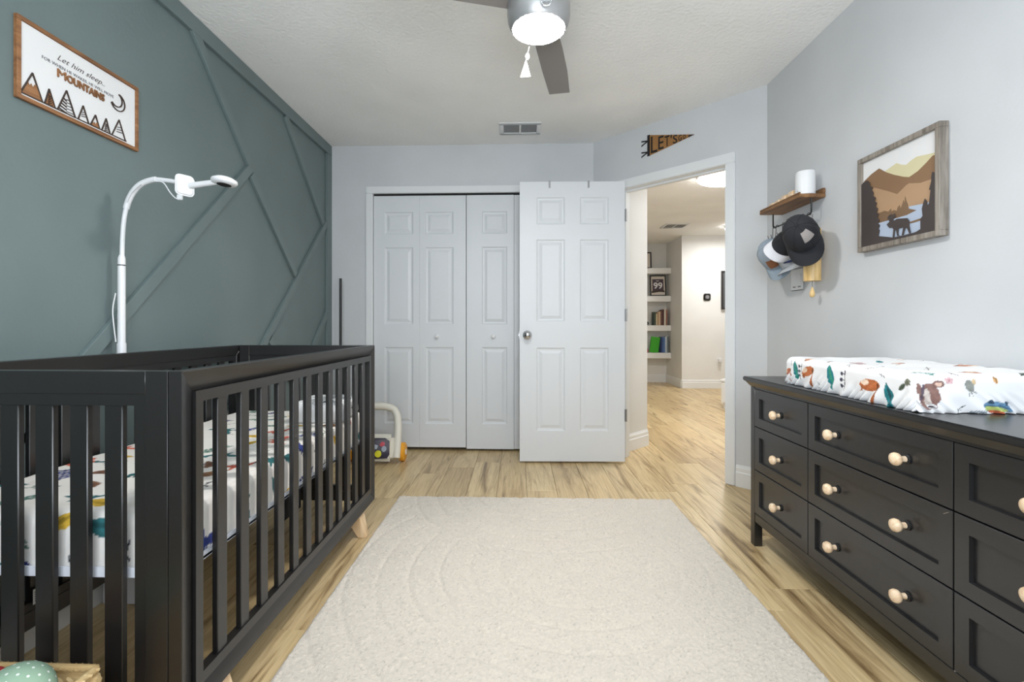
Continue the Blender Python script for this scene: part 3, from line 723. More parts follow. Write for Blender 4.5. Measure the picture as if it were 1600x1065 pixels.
bb(MB().box(DX+.012, XR-.032, DY0+.037, DY1-.037, .122, .135), 'bottom_panel')
bb(MB().box(DX+.002, DX+.022, DY0+.037, DY1-.037, .112, .152), 'apron', bevel=.002, seg=1)
bb(MB().box(DX+.002, DX+.022, DY0+.037, DY1-.037, DH-.0425-.008, DH-.0425), 'top_rail')
ycuts = [(DY0+.0375, 1.2285), (1.2325, 1.8285), (1.8325, DY1-.0375)]
ycuts[0] = (DY0+.0375, 1.2285)
zcuts = [(.1545, .3475), (.3515, .5425), (.5465, .7145)]
for ci, (ya, yb) in enumerate(ycuts):
    for (za, zb) in zcuts:
        x0 = DX; fr = .04
        loops = [(0, x0+.001), (.0, x0), (fr, x0), (fr+.002, x0+.011)]
        m = MB(); vs = []
        fl = [(0, x0+.018), (0, x0+.0015), (.0015, x0), (fr, x0), (fr+.001, x0+.010)]
        for i, xx in fl: vs += [(xx, ya+i, za+i), (xx, yb-i, za+i), (xx, yb-i, zb-i), (xx, ya+i, zb-i)]
        nl = len(fl)
        m.add(vs, [(k*4+j, k*4+(j+1) % 4, k*4+4+(j+1) % 4, k*4+4+j) for k in range(nl-1) for j in range(4)]+[tuple((nl-1)*4+j for j in range(4)), (0, 3, 2, 1)])
        dr = bb(m, 'drawer')
        yc, zc = (ya+yb)/2, (za+zb)/2
        for ky in ([yc] if ci != 1 else [yc-.148, yc+.148]):
            bb(MB().lathe([(.002, 0), (.0135, 0), (.0135, .004), (.010, .007), (.002, .0075)], (x0+.0098, ky, zc), (-1, 0, 0), 20), 'knob_base', 'blackmetal', parent=dr, smooth=40)
            kb = bb(MB().lathe([(.003, .006), (.0085, .0062), (.0075, .017), (.0105, .022), (.0165, .026), (.0185, .033), (.0165, .040), (.010, .0445), (.002, .0455)], (x0+.0098, ky, zc), (-1, 0, 0), 24), 'knob', 'knobwood', parent=dr, smooth=50)
            kb['label'] = 'pale round wooden knob'
for o in ds.children:
    if o.name.startswith('drawer') and abs(sum(v.co.z for v in o.data.vertices)/len(o.data.vertices)-.447) < .02 and abs(sum(v.co.y for v in o.data.vertices)/len(o.data.vertices)) < .05:
        MB().hexa([(-.0001, 1.243-DO[1], .536), (-.0001, 1.257-DO[1], .527), (-.0001, 1.2575-DO[1], .528), (-.0001, 1.2435-DO[1], .537)], [(-.0006, 1.243-DO[1], .536), (-.0006, 1.257-DO[1], .527), (-.0006, 1.2575-DO[1], .528), (-.0006, 1.2435-DO[1], .537)]).build('scratch', 'matscuff', o)
        break
mots = []
# long front side is -x  (u<-hx);  near end is -y
hx, hy = .20, .345
F = lambda y, dz: (-(hx+dz), y)      # on the long front face
E_ = lambda x, dz: (x, -(hy+dz))     # on the near end
TE, OR = (40, 128, 136), (180, 104, 62)
def A_(k, p, a, s, c, *e): mots.append((k, p, a, s, c, *e))
A_('fox', F(.17, .045), PI/2+.1, .042, OR); A_('fox', F(-.165, .055), PI/2-.1, .045, OR); A_('leaf', F(.255, .05), PI+.35, .042, TE, (60, 150, 120)); A_('leaf', F(.03, .05), PI+.3, .046, TE, (60, 150, 120))
A_('leaf', F(-.245, .08), PI+.3, .042, TE, (30, 80, 90)); A_('berry', F(.215, .05), 1.5, .03, (70, 70, 84)); A_('berry', F(-.045, .055), 1.5, .034, (60, 60, 76)); A_('twig', F(.10, .085), .4, .018, (110, 124, 120))
A_('twig', F(-.215, .02), 1.0, .016, (80, 80, 84)); A_('fox', F(.315, .06), PI/2+.3, .028, (184, 112, 84)); A_('twig', F(.29, .02), .3, .014, (70, 70, 74)); A_('leaf', F(-.295, .045), 2.2, .018, (84, 96, 80))
A_('flower', F(-.315, .03), .3, .013, (110, 112, 96), (90, 92, 80))
A_('bear', E_(-.165, .06), 0, .042, (136, 104, 96)); A_('flower', E_(-.115, .02), .2, .013, (206, 170, 172), (176, 130, 134)); A_('bird', E_(-.065, .04), .1, .028, (140, 142, 136))
A_('leaf', E_(.0, .018), -1.4, .014, (206, 160, 104), (120, 92, 70)); A_('frog', E_(.005, .092), -.12, .036, (108, 146, 178)); A_('twig', E_(-.09, .10), .5, .02, (70, 78, 80)); A_('sprig', E_(-.045, .107), .1, .02, (150, 160, 168)); A_('berry', E_(.085, .045), 0, .025, (84, 90, 110))
rr = random.Random(3)
for i in range(26):
    k = rr.choice([('leaf', (120, 104, 90)), ('sprig', (70, 130, 120)), ('fox', (186, 130, 100)), ('leaf', (90, 100, 90)), ('twig', (110, 100, 96)), ('flower', (200, 170, 172)), ('leaf', TE)])
    A_(k[0], (-.17+.085*(i % 5)+rr.uniform(-.02, .02), -.30+.13*(i//5)+rr.uniform(-.03, .03)), rr.uniform(0, 6.28), rr.uniform(.02, .034), k[1])
def contour(P):
    c = np.exp(-(P[:, 0]/.11)**2)*np.clip(1-(np.abs(P[:, 1])/.33)**6, 0, 1)
    return -.022*c
me = cloth_box('changing_pad', hx, hy, 0, .108, .028, .0026, mots, 'padcover', 21, .0034, contour, .007, base=(236, 236, 237))
o = link('changing_pad', me, None); o.location = (1.272, 1.672, DH+.001); o.rotation_euler = (0, 0, -.035)
tag(o, 'white changing pad with a woodland animal print cover on the black dresser', 'changing pad')

# ------------------------------------------------------------------ rug
def make_rug():
    x0, x1, y0, y1 = -.694, .868, .62, 2.79; st = .0048
    xs = np.linspace(x0, x1, int((x1-x0)/st)); ys = np.linspace(y0, y1, int((y1-y0)/st))
    A, B = np.meshgrid(xs, ys, indexing='ij'); P = np.stack([A.ravel(), B.ravel()], 1); n = len(P)
    dA = np.hypot((P[:, 0]-.16), (P[:, 1]-2.86)*1.0); dB = np.hypot(P[:, 0]-.22, P[:, 1]-2.0)
    inA = dA < .78
    wav = np.where(inA, np.abs(((dA/.115) % 1)-.5), np.abs(((dB/.12) % 1)-.5))
    groove = np.clip((.13-wav)/.13, 0, 1)
    groove *= .7+.5*smoothn(P, 9, 5)
    nz = rng.normal(size=n)
    lump = smoothn(P, 60, 7)*.5+smoothn(P, 150, 8)*.5
    Z = .0175-.0065*groove+.0022*lump+.0013*nz
    e = np.minimum.reduce([P[:, 0]-x0, x1-P[:, 0], P[:, 1]-y0, y1-P[:, 1]])
    Z = np.where(e < 1e-6, .002, Z*np.clip(.45+e/.02, 0, 1))
    XY = P+rng.normal(size=P.shape)*.0011
    XY += (np.stack([smoothn(P, 130, 12), smoothn(P, 130, 13)], 1)*.004)*(e < .004)[:, None]
    base = np.array(lin((206, 197, 184))); C = np.tile(base, (n, 1))
    C *= (1+.05*nz+.04*lump+.03*smoothn(P, 4, 14))[:, None]
    fl = rng.random(n) < .02; C[fl] *= .72
    na, nb = len(xs), len(ys); I = (np.arange(na-1)[:, None]*nb+np.arange(nb-1)[None, :]).ravel()
    me = np_mesh('rug', np.stack([XY[:, 0], XY[:, 1], Z], 1), np.stack([I, I+nb, I+nb+1, I+1], 1), np.clip(C, 0, 1))
    me.materials.append(M['rug']); o = link('rug', me, None)
    tag(o, 'cream wool rug with carved concentric arches on the wood floor', 'rug')
make_rug()

# ------------------------------------------------------------------ sign on the green wall
sg = thing('wall_sign', 'brown framed white wooden sign with mountains and moon on the green wall', 'wall sign', (XL, 1.64, 1.815))
def SP(y, z, d): return (d, y, z)      # d out of wall
sy, sz_ = .233, .126
MB().box(.001, .006, -sy, sy, -sz_, sz_).build('backing_board', 'signwood', sg)
fw = .0125
for (a, b, c, d) in ((-sy, sy, sz_-fw, sz_), (-sy, sy, -sz_, -sz_+fw), (-sy, -sy+fw, -sz_+fw, sz_-fw), (sy-fw, sy, -sz_+fw, sz_-fw)):
    MB().box(.006, .0135, a, b, c, d).build('frame_board', 'signwood', sg, bevel=.001, seg=1)
MB().box(.006, .0085, -sy+fw+.0015, sy-fw-.0015, -sz_+fw+.0015, sz_-fw-.0015).build('white_panel', 'whiteboard', sg)
def sgp(poly, m, nm, d0=.0085, d1=.0105): return MB().prism([(d0, y, z) for y, z in poly], (d1-d0, 0, 0)).build(nm, m, sg)
def stroke(mb, p, q, wd, d0=.0085, d1=.012):
    p = Vector(p); q = Vector(q); dd = (q-p).normalized(); n = Vector((-dd.y, dd.x))*wd/2
    mb.hexa([(d0, *(v)) for v in (p-n, q-n, q+n, p+n)], [(d1, *(v)) for v in (p-n, q-n, q+n, p+n)])
mts = [((-.2246, -.1065), (-.1847, -.0303), (-.1514, -.1065)), ((-.1498, -.1065), (-.1312, -.054), (-.1095, -.1065)), ((-.1067, -.1065), (-.071, -.0299), (-.0373, -.1065)),
       ((-.0325, -.1065), (-.0091, -.0527), (.0144, -.1065)), ((.0156, -.1065), (.0398, -.0637), (.0585, -.1065)), ((.0619, -.1065), (.0845, -.0571), (.1035, -.1065)), ((.1056, -.1065), (.142, -.0375), (.1736, -.1065))]
for i, (a, b, c) in enumerate(mts):
    a = (a[0]+.004, a[1]); c = (c[0]-.002, c[1])
    m = MB(); stroke(m, a, b, .0034); stroke(m, b, c, .0034); stroke(m, (a[0]-.004, a[1]), (c[0]+.004, c[1]), .003)
    m.build('mountain_outline', 'darkprint', sg)
    L = lambda p, q, u: (p[0]+(q[0]-p[0])*u, p[1]+(q[1]-p[1])*u)
    if i in (0, 1, 4):
        u = .42 if i == 0 else (.2 if i == 1 else .55)
        l, r = L(b, a, u), L(b, c, u); w_ = r[0]-l[0]
        sgp([a, l, (l[0]+w_*.25, l[1]-.010), (l[0]+w_*.42, l[1]-.002), (l[0]+w_*.6, l[1]-.012), (l[0]+w_*.8, l[1]-.001), r, c], 'signwood', 'mountain')
    if i in (1, 2, 3, 5, 6):
        m = MB()
        for k in range(5 if i in (1, 2, 5) else 3):
            u = .38+k*.13
            l, r = L(b, a, u), L(b, c, u); mid = ((l[0]+r[0])/2, l[1]-.007)
            if i in (1, 5): stroke(m, l if False else ((l[0]+mid[0])/2, l[1]), mid, .0016, .0105, .0125); stroke(m, mid, ((r[0]+mid[0])/2, r[1]), .0016, .0105, .0125)
            elif i == 2: stroke(m, l, mid, .0028, .0085); stroke(m, (mid[0], mid[1]+.006), r, .0012, .0085)
            else: stroke(m, ((l[0]+mid[0])/2, l[1]-.004), r, .0018, .0085)
        m.build('mountain_lines', 'darkprint', sg)
mo = []
c0 = (.1395, .0262)
for i in range(15):
    a = 2.35-PI*1.28*i/14+.35; mo.append((c0[0]+.030*math.cos(a-1.0), c0[1]+.030*math.sin(a-1.0)))
c1 = (.130, .0335)
inn = [(c1[0]+.0262*math.cos(a), c1[1]+.0262*math.sin(a)) for a in np.linspace(-2.45, 1.15, 13)]
m = MB()
outl = [(c0[0]-.003+.032*math.cos(a), c0[1]+.032*math.sin(a)) for a in np.linspace(-2.75, 1.3, 15)]
for pts in (outl, inn):
    for p, q in zip(pts, pts[1:]): stroke(m, p, q, .0036)
m.build('moon', 'darkprint', sg)
def sign_text(s, size, yc, zb, width, m, nm, bold=0, shear=0, ext=.0006, d=.0088):
    vs, fs = text_geo(s, size, bold, shear, ext, 3, width)
    MB().add([(d+v[2]+ext, yc+v[0], zb+v[1]) for v in vs], fs).build(nm, m, sg)
sign_text('Let him sleep..', .027, -.012, .057, .180, 'darkprint', 'script_lettering', -.0004, .45)
sign_text('FOR WHEN HE WAKES, HE WILL MOVE', .0145, -.018, .0325, .272, 'greyprint', 'thin_lettering', -.0001)
sign_text('M', .038, -.0885, .0015, .030, 'signwood', 'bold_lettering', 0, 0, .002)
sign_text('OUNTAINS', .034, .003, .0015, .146, 'signwood', 'bold_lettering', .0006, 0, .002)
sign_text('M', .038, -.0872, .0003, .030, 'darkprint', 'lettering_edge_shadow', 0, 0, .0005)  # dark letter edges painted as a drop shadow: same glyphs, shifted and set lower
sign_text('OUNTAINS', .034, .0043, .0003, .146, 'darkprint', 'lettering_edge_shadow', .0006, 0, .0005)

# ------------------------------------------------------------------ moose picture on the right wall
mp = thing('framed_moose_art', 'grey wood framed layered moose and mountain art on the right wall', 'picture', (XR, 1.930, 1.51))
def MP(poly, d0, d1, m, nm): return MB().prism([(-d0, y, z) for y, z in poly], (-(d1-d0), 0, 0)).build(nm, m, mp)
A1, B1 = .2035, .198
fwid = .020
for (a, b, c, d) in ((-A1, A1, B1-fwid, B1), (-A1, A1, -B1, -B1+fwid), (-A1, -A1+fwid, -B1+fwid, B1-fwid), (A1-fwid, A1, -B1+fwid, B1-fwid)):
    MB().box(-.034, -.001, a, b, c, d).build('frame_bar', 'greywood', mp, bevel=.0015, seg=1)
def flat(n, c): M[n] = painted(n, c, .7, 40, .1, .0005, 5); return n
flat('art_sky', (222, 222, 222)); flat('art_yellow', (206, 198, 160)); flat('art_brown', (132, 102, 74)); flat('art_tan', (170, 138, 106)); flat('art_treeline', (118, 92, 68)); flat('art_water', (166, 178, 196)); flat('art_dark', (62, 54, 52))
MB().box(-.021, -.004, -A1+fwid-.002, A1-fwid+.002, -B1+fwid-.002, B1-fwid+.002).build('sky_board', 'art_sky', mp)
cl_ = lambda P: [(min(max(y+.015, -.183), .183), min(max(z+.003, -.1775), .1775)) for y, z in P]
yellow = [(0.0468, 0.1134), (-0.0128, 0.111), (-0.0482, 0.0855), (-0.0689, 0.0815), (-0.1088, 0.0951), (-0.1532, 0.0867), (-0.1655, 0.0809), (-0.1655, 0.0629), (-0.0756, 0.0387), (0.0018, 0.0678), (0.0468, 0.1048)]
yellow = [(.06, .100), (.028, .1075), (-.0128, .1165), (-.035, .103), (-.06, .094), (-.085, .1035), (-.1088, .1085), (-.1532, .1005), (-.21, .094), (-.21, .04), (.06, .04)]
brown = [(0.19, 0.083), (0.1607, 0.0982), (0.12, .1145), (0.0765, 0.1248), (0.04, .098), (0.0018, 0.0763), (-0.0482, 0.0525), (-0.0756, 0.043), (-0.1152, 0.0531), (-0.1532, 0.0722), (-0.1776, 0.087), (-.212, 0.0862), (-.212, 0.0005), (-0.1281, -0.0404), (0.19, 0.0125)]
tan = [(.19, .06), (0.1185, 0.0497), (0.1021, 0.054), (0.024, 0.0175), (-0.02, -0.0058), (-0.062, 0.0155), (-0.0756, 0.0197), (-0.1281, 0.0059), (-.212, 0.0055), (-.212, -0.14), (.19, -.14)]
treeline = [(.19, -.06), (0.0741, -0.0577), (0.043, -0.0551), (0.024, -0.0636), (0.0106, -0.0543), (0.0076, -0.0692), (-0.0019, -0.0629), (-0.02, -0.07), (-0.0236, -0.057), (-0.0328, -0.0509), (-0.0377, -0.0659), (-0.0482, -0.0465), (-0.0517, -0.0364), (-0.0565, -0.0541), (-0.0593, -0.0247), (-0.0654, -0.0454), (-0.0709, -0.0549), (-0.0756, -0.0751), (-0.1281, -0.0888), (-0.0689, -0.102), (.19, -.12)]
water = [(.19, -.1), (0.0741, -0.0976), (-0.0689, -0.0979), (-0.1152, -0.0899), (-0.079, -0.0759), (-0.079, -0.0678), (-0.1438, -0.0733), (-.212, -.075), (-.212, -0.17), (0.19, -0.17)]
strip = [(-0.079, -0.1273), (-0.1407, -0.1232), (-.212, -.122), (-.212, -.133), (-0.1407, -0.1315), (-0.089, -0.1332)]
dark = [(.19, .085), (0.1564, 0.0908), (0.1352, 0.0936), (0.1227, 0.0809), (0.1185, 0.0647), (0.1021, 0.054), (0.1103, 0.0474), (0.0981, 0.0321), (0.1021, 0.0213), (0.086, 0.0081), (0.0924, -0.005), (0.0796, -0.0141), (0.0876, -0.0269), (0.0741, -0.039), (0.082, -0.0518), (0.0701, -0.0604), (0.078, -0.0733), (0.0662, -0.0876), (0.0741, -0.0976), (0.0623, -0.1088), (0.0701, -0.1218), (0.0639, -0.1289), (0.0701, -0.1511), (0.024, -0.1625), (-0.0055, -0.1707), (-0.062, -0.1728), (-0.1152, -0.1694), (-0.1344, -0.1627), (-0.1344, -0.126), (-0.1438, -0.1176), (-0.1407, -0.0908), (-0.147, -0.0715), (-0.1532, -0.0575), (-0.1624, -0.0702), (-0.1655, -0.0865), (-0.1715, -0.0777), (-0.1776, -0.0332), (-0.1715, -0.0315), (-0.1806, -0.0034), (-0.1806, 0.0119), (-0.1848, 0.0284), (-.212, .02), (-.212, -.185), (.19, -.185)]
moose = [(0.0255, -0.1136), (0.0106, -0.1053), (0.0143, -0.096), (.022, -.088), (0.0121, -0.079), (.009, -.086), (0.003, -0.0765), (-.004, -.084), (-0.0164, -0.0785), (-0.0178, -0.0919), (-0.0092, -0.0956), (-0.0092, -0.1068), (-0.0271, -0.1023), (-0.0756, -0.1103), (-0.0857, -0.1233), (-0.0857, -0.1422), (-0.0923, -0.1693), (-0.0857, -0.1702), (-0.0756, -0.1482), (-0.0675, -0.1439), (-0.0586, -0.1705), (-0.0503, -0.17), (-0.0572, -0.1418), (-0.0342, -0.1416), (-0.0328, -0.1623), (-0.0384, -0.1689), (-0.0271, -0.1679), (-0.0228, -0.1432), (-0.0164, -0.1447), (-0.0128, -0.1703), (-0.0055, -0.1707), (-0.0092, -0.1377), (-0.0019, -0.1306), (0.0091, -0.1312), (0.0165, -0.124)]
for i, (P, m, nm) in enumerate(((yellow, 'art_yellow', 'far_mountain'), (brown, 'art_brown', 'brown_mountain'), (tan, 'art_tan', 'tan_hill'), (treeline, 'art_treeline', 'tree_line'), (water, 'art_water', 'lake'), (strip, 'art_treeline', 'shore'), (dark, 'art_dark', 'pine_silhouette'), (moose, 'art_dark', 'moose_silhouette'))):
    MP(cl_(P), .0212+.0013*i, .0224+.0013*i, m, nm)

# ------------------------------------------------------------------ pennant above the doorway
pn = thing('pennant', 'brown felt pennant with black lettering and tails above the doorway', 'pennant', AW(.48, 0, 2.287), (0, 0, -PI/4))
M['felt_brown'] = painted('felt_brown', (150, 108, 62), .9, 300, .2, .001, 8); M['felt_black'] = painted('felt_black', (34, 30, 28), .9, 300, .2, .001, 4)
q = [(.012, -.004, .073), (.012, -.004, -.0735), (.338, -.004, -.0175), (.338, -.004, -.0155)]
MB().prism(q, (0, .0025, 0)).build('flag', 'felt_brown', pn)
MB().box(-.006, .014, -.0055, -.001, -.0745, .0755).build('header_strip', 'felt_black', pn)
MB().prism([(.30, -.0042, -.0095), (.30, -.0042, -.025), (.342, -.0042, -.0165)], (0, -.001, 0)).build('tip', 'felt_black', pn)
for zz in (.035, -.045):
    for dz in (.008, -.024):
        MB().prism([(-.002, -.003, zz+.005), (-.002, -.003, zz-.005), (-.055, -.003, zz+dz-.005), (-.055, -.003, zz+dz+.005)], (0, .0015, 0)).build('tail', 'felt_black', pn)
xx = .022
for ch, hgt, wd in (('L', .118, .05), ('E', .092, .04), ('T', .074, .036), ("'", .066, .009), ('S', .058, .032), ('G', .042, .024), ('O', .03, .02)):
    vs, fs = text_geo(ch, hgt/.72, .0008, 0, .0006, 3)
    ax = [v[0] for v in vs]; ay = [v[1] for v in vs]; kx_ = wd/(max(ax)-min(ax))
    ky_ = 1 if ch == "'" else hgt/(max(ay)-min(ay)); cz = -.0165*(xx+wd/2)/.338
    z0 = cz-hgt/2 if ch != "'" else cz+.012-min(ay)
    MB().add([(xx+(v[0]-min(ax))*kx_, -.0045-v[2], z0+((v[1]-min(ay))*ky_ if ch != "'" else v[1])) for v in vs], fs).build('letter', 'felt_black', pn)
    xx += wd+.008

# ------------------------------------------------------------------ wall shelf with hook rail
SY0, SY1, SZb = 2.40, 2.785, 1.622
sh = thing('wall_shelf', 'rustic brown wooden wall shelf with black hook rail on the right wall', 'shelf', (XR, (SY0+SY1)/2, SZb))
SO = (XR, (SY0+SY1)/2, SZb)
MB().box(XR-.128, XR-.001, SY0, SY1, SZb, SZb+.018).build('shelf_board', 'oak', sh, bevel=.002, org=SO)
MB().box(XR-.016, XR-.001, SY0, SY1, SZb+.0182, SZb+.045).build('back_rail', 'oak', sh, bevel=.002, org=SO)
MB().box(XR-.128, XR-.118, SY0, SY1, SZb+.0182, SZb+.026).build('front_lip', 'oak', sh, bevel=.002, org=SO)
xr, zr = XR-.062, 1.545
yn, yf = SY0+.012, SY1-.018
MB().tube([(xr, yn, SZb-.001), (xr, yn, zr+.01), (xr, yn+.008, zr), (xr, yf-.008, zr), (xr, yf, zr+.01), (xr, yf, SZb-.001)], .0038, 8).build('rail', 'blackmetal', sh, smooth=40, org=SO)
for yy in (yf-.012, yf-.045, yf-.11, yn+.16, yn+.07, yn+.02):
    pts = [(xr+.006, yy, zr-.004), (xr+.004, yy, zr+.006), (xr-.006, yy, zr+.004), (xr-.008, yy, zr-.03), (xr-.012, yy, zr-.062), (xr-.028, yy, zr-.066), (xr-.036, yy, zr-.045)]
    MB().tube(bez(pts, 4), .0017, 6).build('hook', 'blackmetal', sh, smooth=50, org=SO)
t = thing('smart_speaker', 'white rounded cylindrical speaker standing on the wall shelf', 'speaker', (XR-.070, SY0+.048, SZb+.0185))
MB().lathe([(.036, 0), (.043, .003), (.044, .03), (.043, .112), (.040, .118), (.02, .120), (.002, .120)], n=36).build('body', 'whiteplastic', t, smooth=40)
MB().lathe([(.002, 0), (.003, .0006), (.001, .001)], (-.0435, -.010, .02), (-1, 0, 0), 10).build('indicator', 'greyprint', t)
for i, (yy, hh) in enumerate(((2.52, .042), (2.588, .038), (2.648, .030), (2.712, .028))):
    t = thing('wooden_block', ['pale wooden block right beside the white speaker on the shelf', 'second pale wooden block from the white speaker on the shelf', 'third pale wooden block from the white speaker on the shelf', 'pale wooden block nearest the doorway end of the shelf'][i], 'block', (XR-.085, yy, SZb+.0185), group='wooden blocks on the wall shelf')
    MB().box(-.02, .02, -.02, .02, 0, hh).build('body', 'knobwood', t, bevel=.004)
    MB().box(-.012, .012, -.012, .012, hh-.0005, hh+.003).build('top_inlay', 'bamboo', t, bevel=.001, seg=1)

# ------------------------------------------------------------------ caps
M['denim'] = painted('washed_grey_denim', (150, 162, 174), .9, 260, .25, .001, 12)
M['denim_under'] = painted('faded_blue_twill', (142, 156, 168), .9, 260, .2, .001, 10)
M['capblack'] = painted('black_twill', (28, 29, 34), .85, 300, .2, .001, 4)
M['capmesh'] = mat('black_mesh', (34, 35, 40), .8)
M['navy'] = painted('navy_twill', (42, 50, 92), .85, 300, .2, .001, 5)
M['capwhite'] = painted('white_twill', (226, 226, 230), .85, 300, .2, .001, 4)
M['capgrey'] = painted('light_grey_twill', (186, 190, 194), .85, 300, .2, .001, 6)
M['patch_leather'] = painted('brown_leather_patch', (132, 86, 56), .7, 100, .2, .001, 8)
M['patch_grey'] = painted('grey_patch', (150, 144, 140), .8, 100, .2, .001, 8)
def cap(label, loc, up, front, crown, bill, patch=None, back=None, s=1.0, bill_len=.07, pat=(.16, .34, -.33, .66)):
    z = Vector(up).normalized(); x = Vector(front); x = (x-z*x.dot(z)).normalized(); y = z.cross(x)
    R = Matrix((x, y, z)).transposed()
    t = thing('baseball_cap', label, 'cap', loc, group='caps on the hook rail'); t.rotation_euler = R.to_euler()
    a, b, h = .095*s, .08*s, .115*s
    def dome(u, ph, k=1.0):   # u 0 rim ..1 top
        e = u**1.0*PI/2; rr_ = math.cos(e)**.75 if e < PI/2-1e-6 else 0; fl = 1+.05*math.sin(PI*u)
        return Vector((a*rr_*math.cos(ph)*fl*k, b*rr_*math.sin(ph)*fl*k, h*math.sin(e)*k))
    def sector(p0, p1, nm, m):
        mb = MB(); nu, nv = 9, 14; vs = []
        for k in (1.0, .96):
            for i in range(nu):
                for j in range(nv+1): vs.append(dome(i/(nu-1)*.98, p0+(p1-p0)*j/nv, k))
        st = nu*(nv+1); fs = []
        for o_ in (0, st):
            for i in range(nu-1):
                for j in range(nv):
                    q = (o_+i*(nv+1)+j, o_+i*(nv+1)+j+1, o_+(i+1)*(nv+1)+j+1, o_+(i+1)*(nv+1)+j); fs.append(q if o_ == 0 else q[::-1])
        for j in range(nv): fs.append((j, st+j, st+j+1, j+1))
        return mb.add(vs, fs).build(nm, m, t, smooth=60)
    if back:
        sector(-PI*.42, PI*.42, 'crown', crown); sector(PI*.42, PI*1.58, 'mesh_back', back)
    else: sector(0, 2*PI, 'crown', crown)
    # seams and button
    mb = MB()
    for k in range(6):
        ph = k*PI/3+PI/6; mb.tube([dome(u/8*.97, ph, 1.006) for u in range(9)], .0012*s, 5)
    mb.build('seam', crown, t, smooth=60)
    MB().ball((0, 0, h), .009*s, .009*s, .005*s).build('button', crown, t, smooth=60)
    # bill: curved plate
    mb = MB(); nu, nv = 7, 16; vs = []
    for k in (0, 1):
        for i in range(nu):
            for j in range(nv+1):
                ph = (j/nv-.5)*PI*.92; u = i/(nu-1)
                r0 = Vector((a*math.cos(ph)*.98, b*math.sin(ph)*.98, 0)); ext = bill_len*s*math.cos(ph*.98)**.55
                p = r0+Vector((ext*u, .1*ext*u*math.sin(ph), 0)); p.z = -.022*s*(math.sin(ph)**2)*u*1.4-.006*s*u+.004-k*.0035*s
                vs.append(p)
    st = nu*(nv+1); fs = []
    for o_ in (0, st):
        for i in range(nu-1):
            for j in range(nv): fs.append((o_+i*(nv+1)+j, o_+i*(nv+1)+j+1, o_+(i+1)*(nv+1)+j+1, o_+(i+1)*(nv+1)+j))
    for j in range(nv): fs.append(((nu-1)*(nv+1)+j, (nu-1)*(nv+1)+j+1, st+(nu-1)*(nv+1)+j+1, st+(nu-1)*(nv+1)+j))
    mb.add(vs, fs).build('bill', bill, t, smooth=50)
    if patch:
        mb = MB(); vs = []; n = 5
        for k in (1.012, 1.035):
            for i in range(n):
                for j in range(n): vs.append(dome(pat[0]+pat[1]*i/(n-1), pat[2]+pat[3]*j/(n-1), k))
        fs = [(o_+i*n+j, o_+i*n+j+1, o_+(i+1)*n+j+1, o_+(i+1)*n+j) for o_ in (0, n*n) for i in range(n-1) for j in range(n-1)]
        fs += [(j, j+1, n*n+j+1, n*n+j) for j in range(n-1)]+[((n-1)*n+j, (n-1)*n+j+1, n*n+(n-1)*n+j+1, n*n+(n-1)*n+j) for j in range(n-1)]
        fs += [(i*n, (i+1)*n, n*n+(i+1)*n, n*n+i*n) for i in range(n-1)]+[(i*n+n-1, (i+1)*n+n-1, n*n+(i+1)*n+n-1, n*n+i*n+n-1) for i in range(n-1)]
        mb.add(vs, fs).build('patch', patch, t, smooth=40)
    MB().tube([(-a*math.cos(v)*1.0, b*math.sin(v)*.9, -.002+.03*s*math.cos(v)) for v in np.linspace(-.7, .7, 9)], .004*s, 6).build('back_strap', crown, t, smooth=50)
    return t
cap('washed grey denim cap with brown leather patch hanging at the far end of the rail', (1.385, 2.665, 1.375), (-.80, -.45, .35), (.28, -.22, -.93), 'denim', 'denim_under', 'patch_leather', s=.92)
cap('light grey cap mostly hidden behind the other hanging caps', (1.43, 2.56, 1.335), (-.55, .1, .75), (-.1, -.25, -.95), 'capgrey', 'capgrey', s=.78)
cap('navy blue cap with drooping bill below the white bill on the rail', (1.43, 2.575, 1.385), (-.45, -.3, .8), (-.1, -.3, -.95), 'navy', 'navy', s=.72)
cap('black mesh cap with a white bill hanging mid rail', (1.365, 2.535, 1.41), (.05, -.85, .45), (-.68, .1, -.55), 'capblack', 'capwhite', None, 'capmesh', s=.8)
cap('black trucker cap with grey front patch hanging at the near end of the rail', (1.335, 2.34, 1.425), (-.62, -.72, .30), (.12, -.25, -.96), 'capblack', 'capblack', 'patch_grey', 'capmesh', s=.95, bill_len=.075, pat=(.42, .34, .15, .75))

# wind chime
t = thing('wind_chime', 'bamboo tube wind chime with a teardrop striker hanging below the caps', 'wind chime', (1.435, 2.425, 1.2))
MB().lathe([(.034, .018), (.0375, .018), (.0375, .27), (.030, .276), (.002, .277), (.002, .274), (.028, .272), (.034, .266)], n=32).build('bamboo_tube', 'bamboo', t, smooth=40)
MB().tube([(0, 0, .275), (0, 0, .345)], .0012, 6).build('hanging_cord', 'blackmetal', t)
MB().tube([(0, 0, .27), (0, 0, -.012)], .001, 6).build('striker_cord', 'blackmetal', t)
MB().lathe([(.001, .0), (.004, -.006), (.009, -.02), (.0125, -.034), (.011, -.045), (.005, -.051), (.001, -.052)], (0, 0, -.010), (0, 0, 1), 20).build('striker', 'bamboo', t, smooth=60)

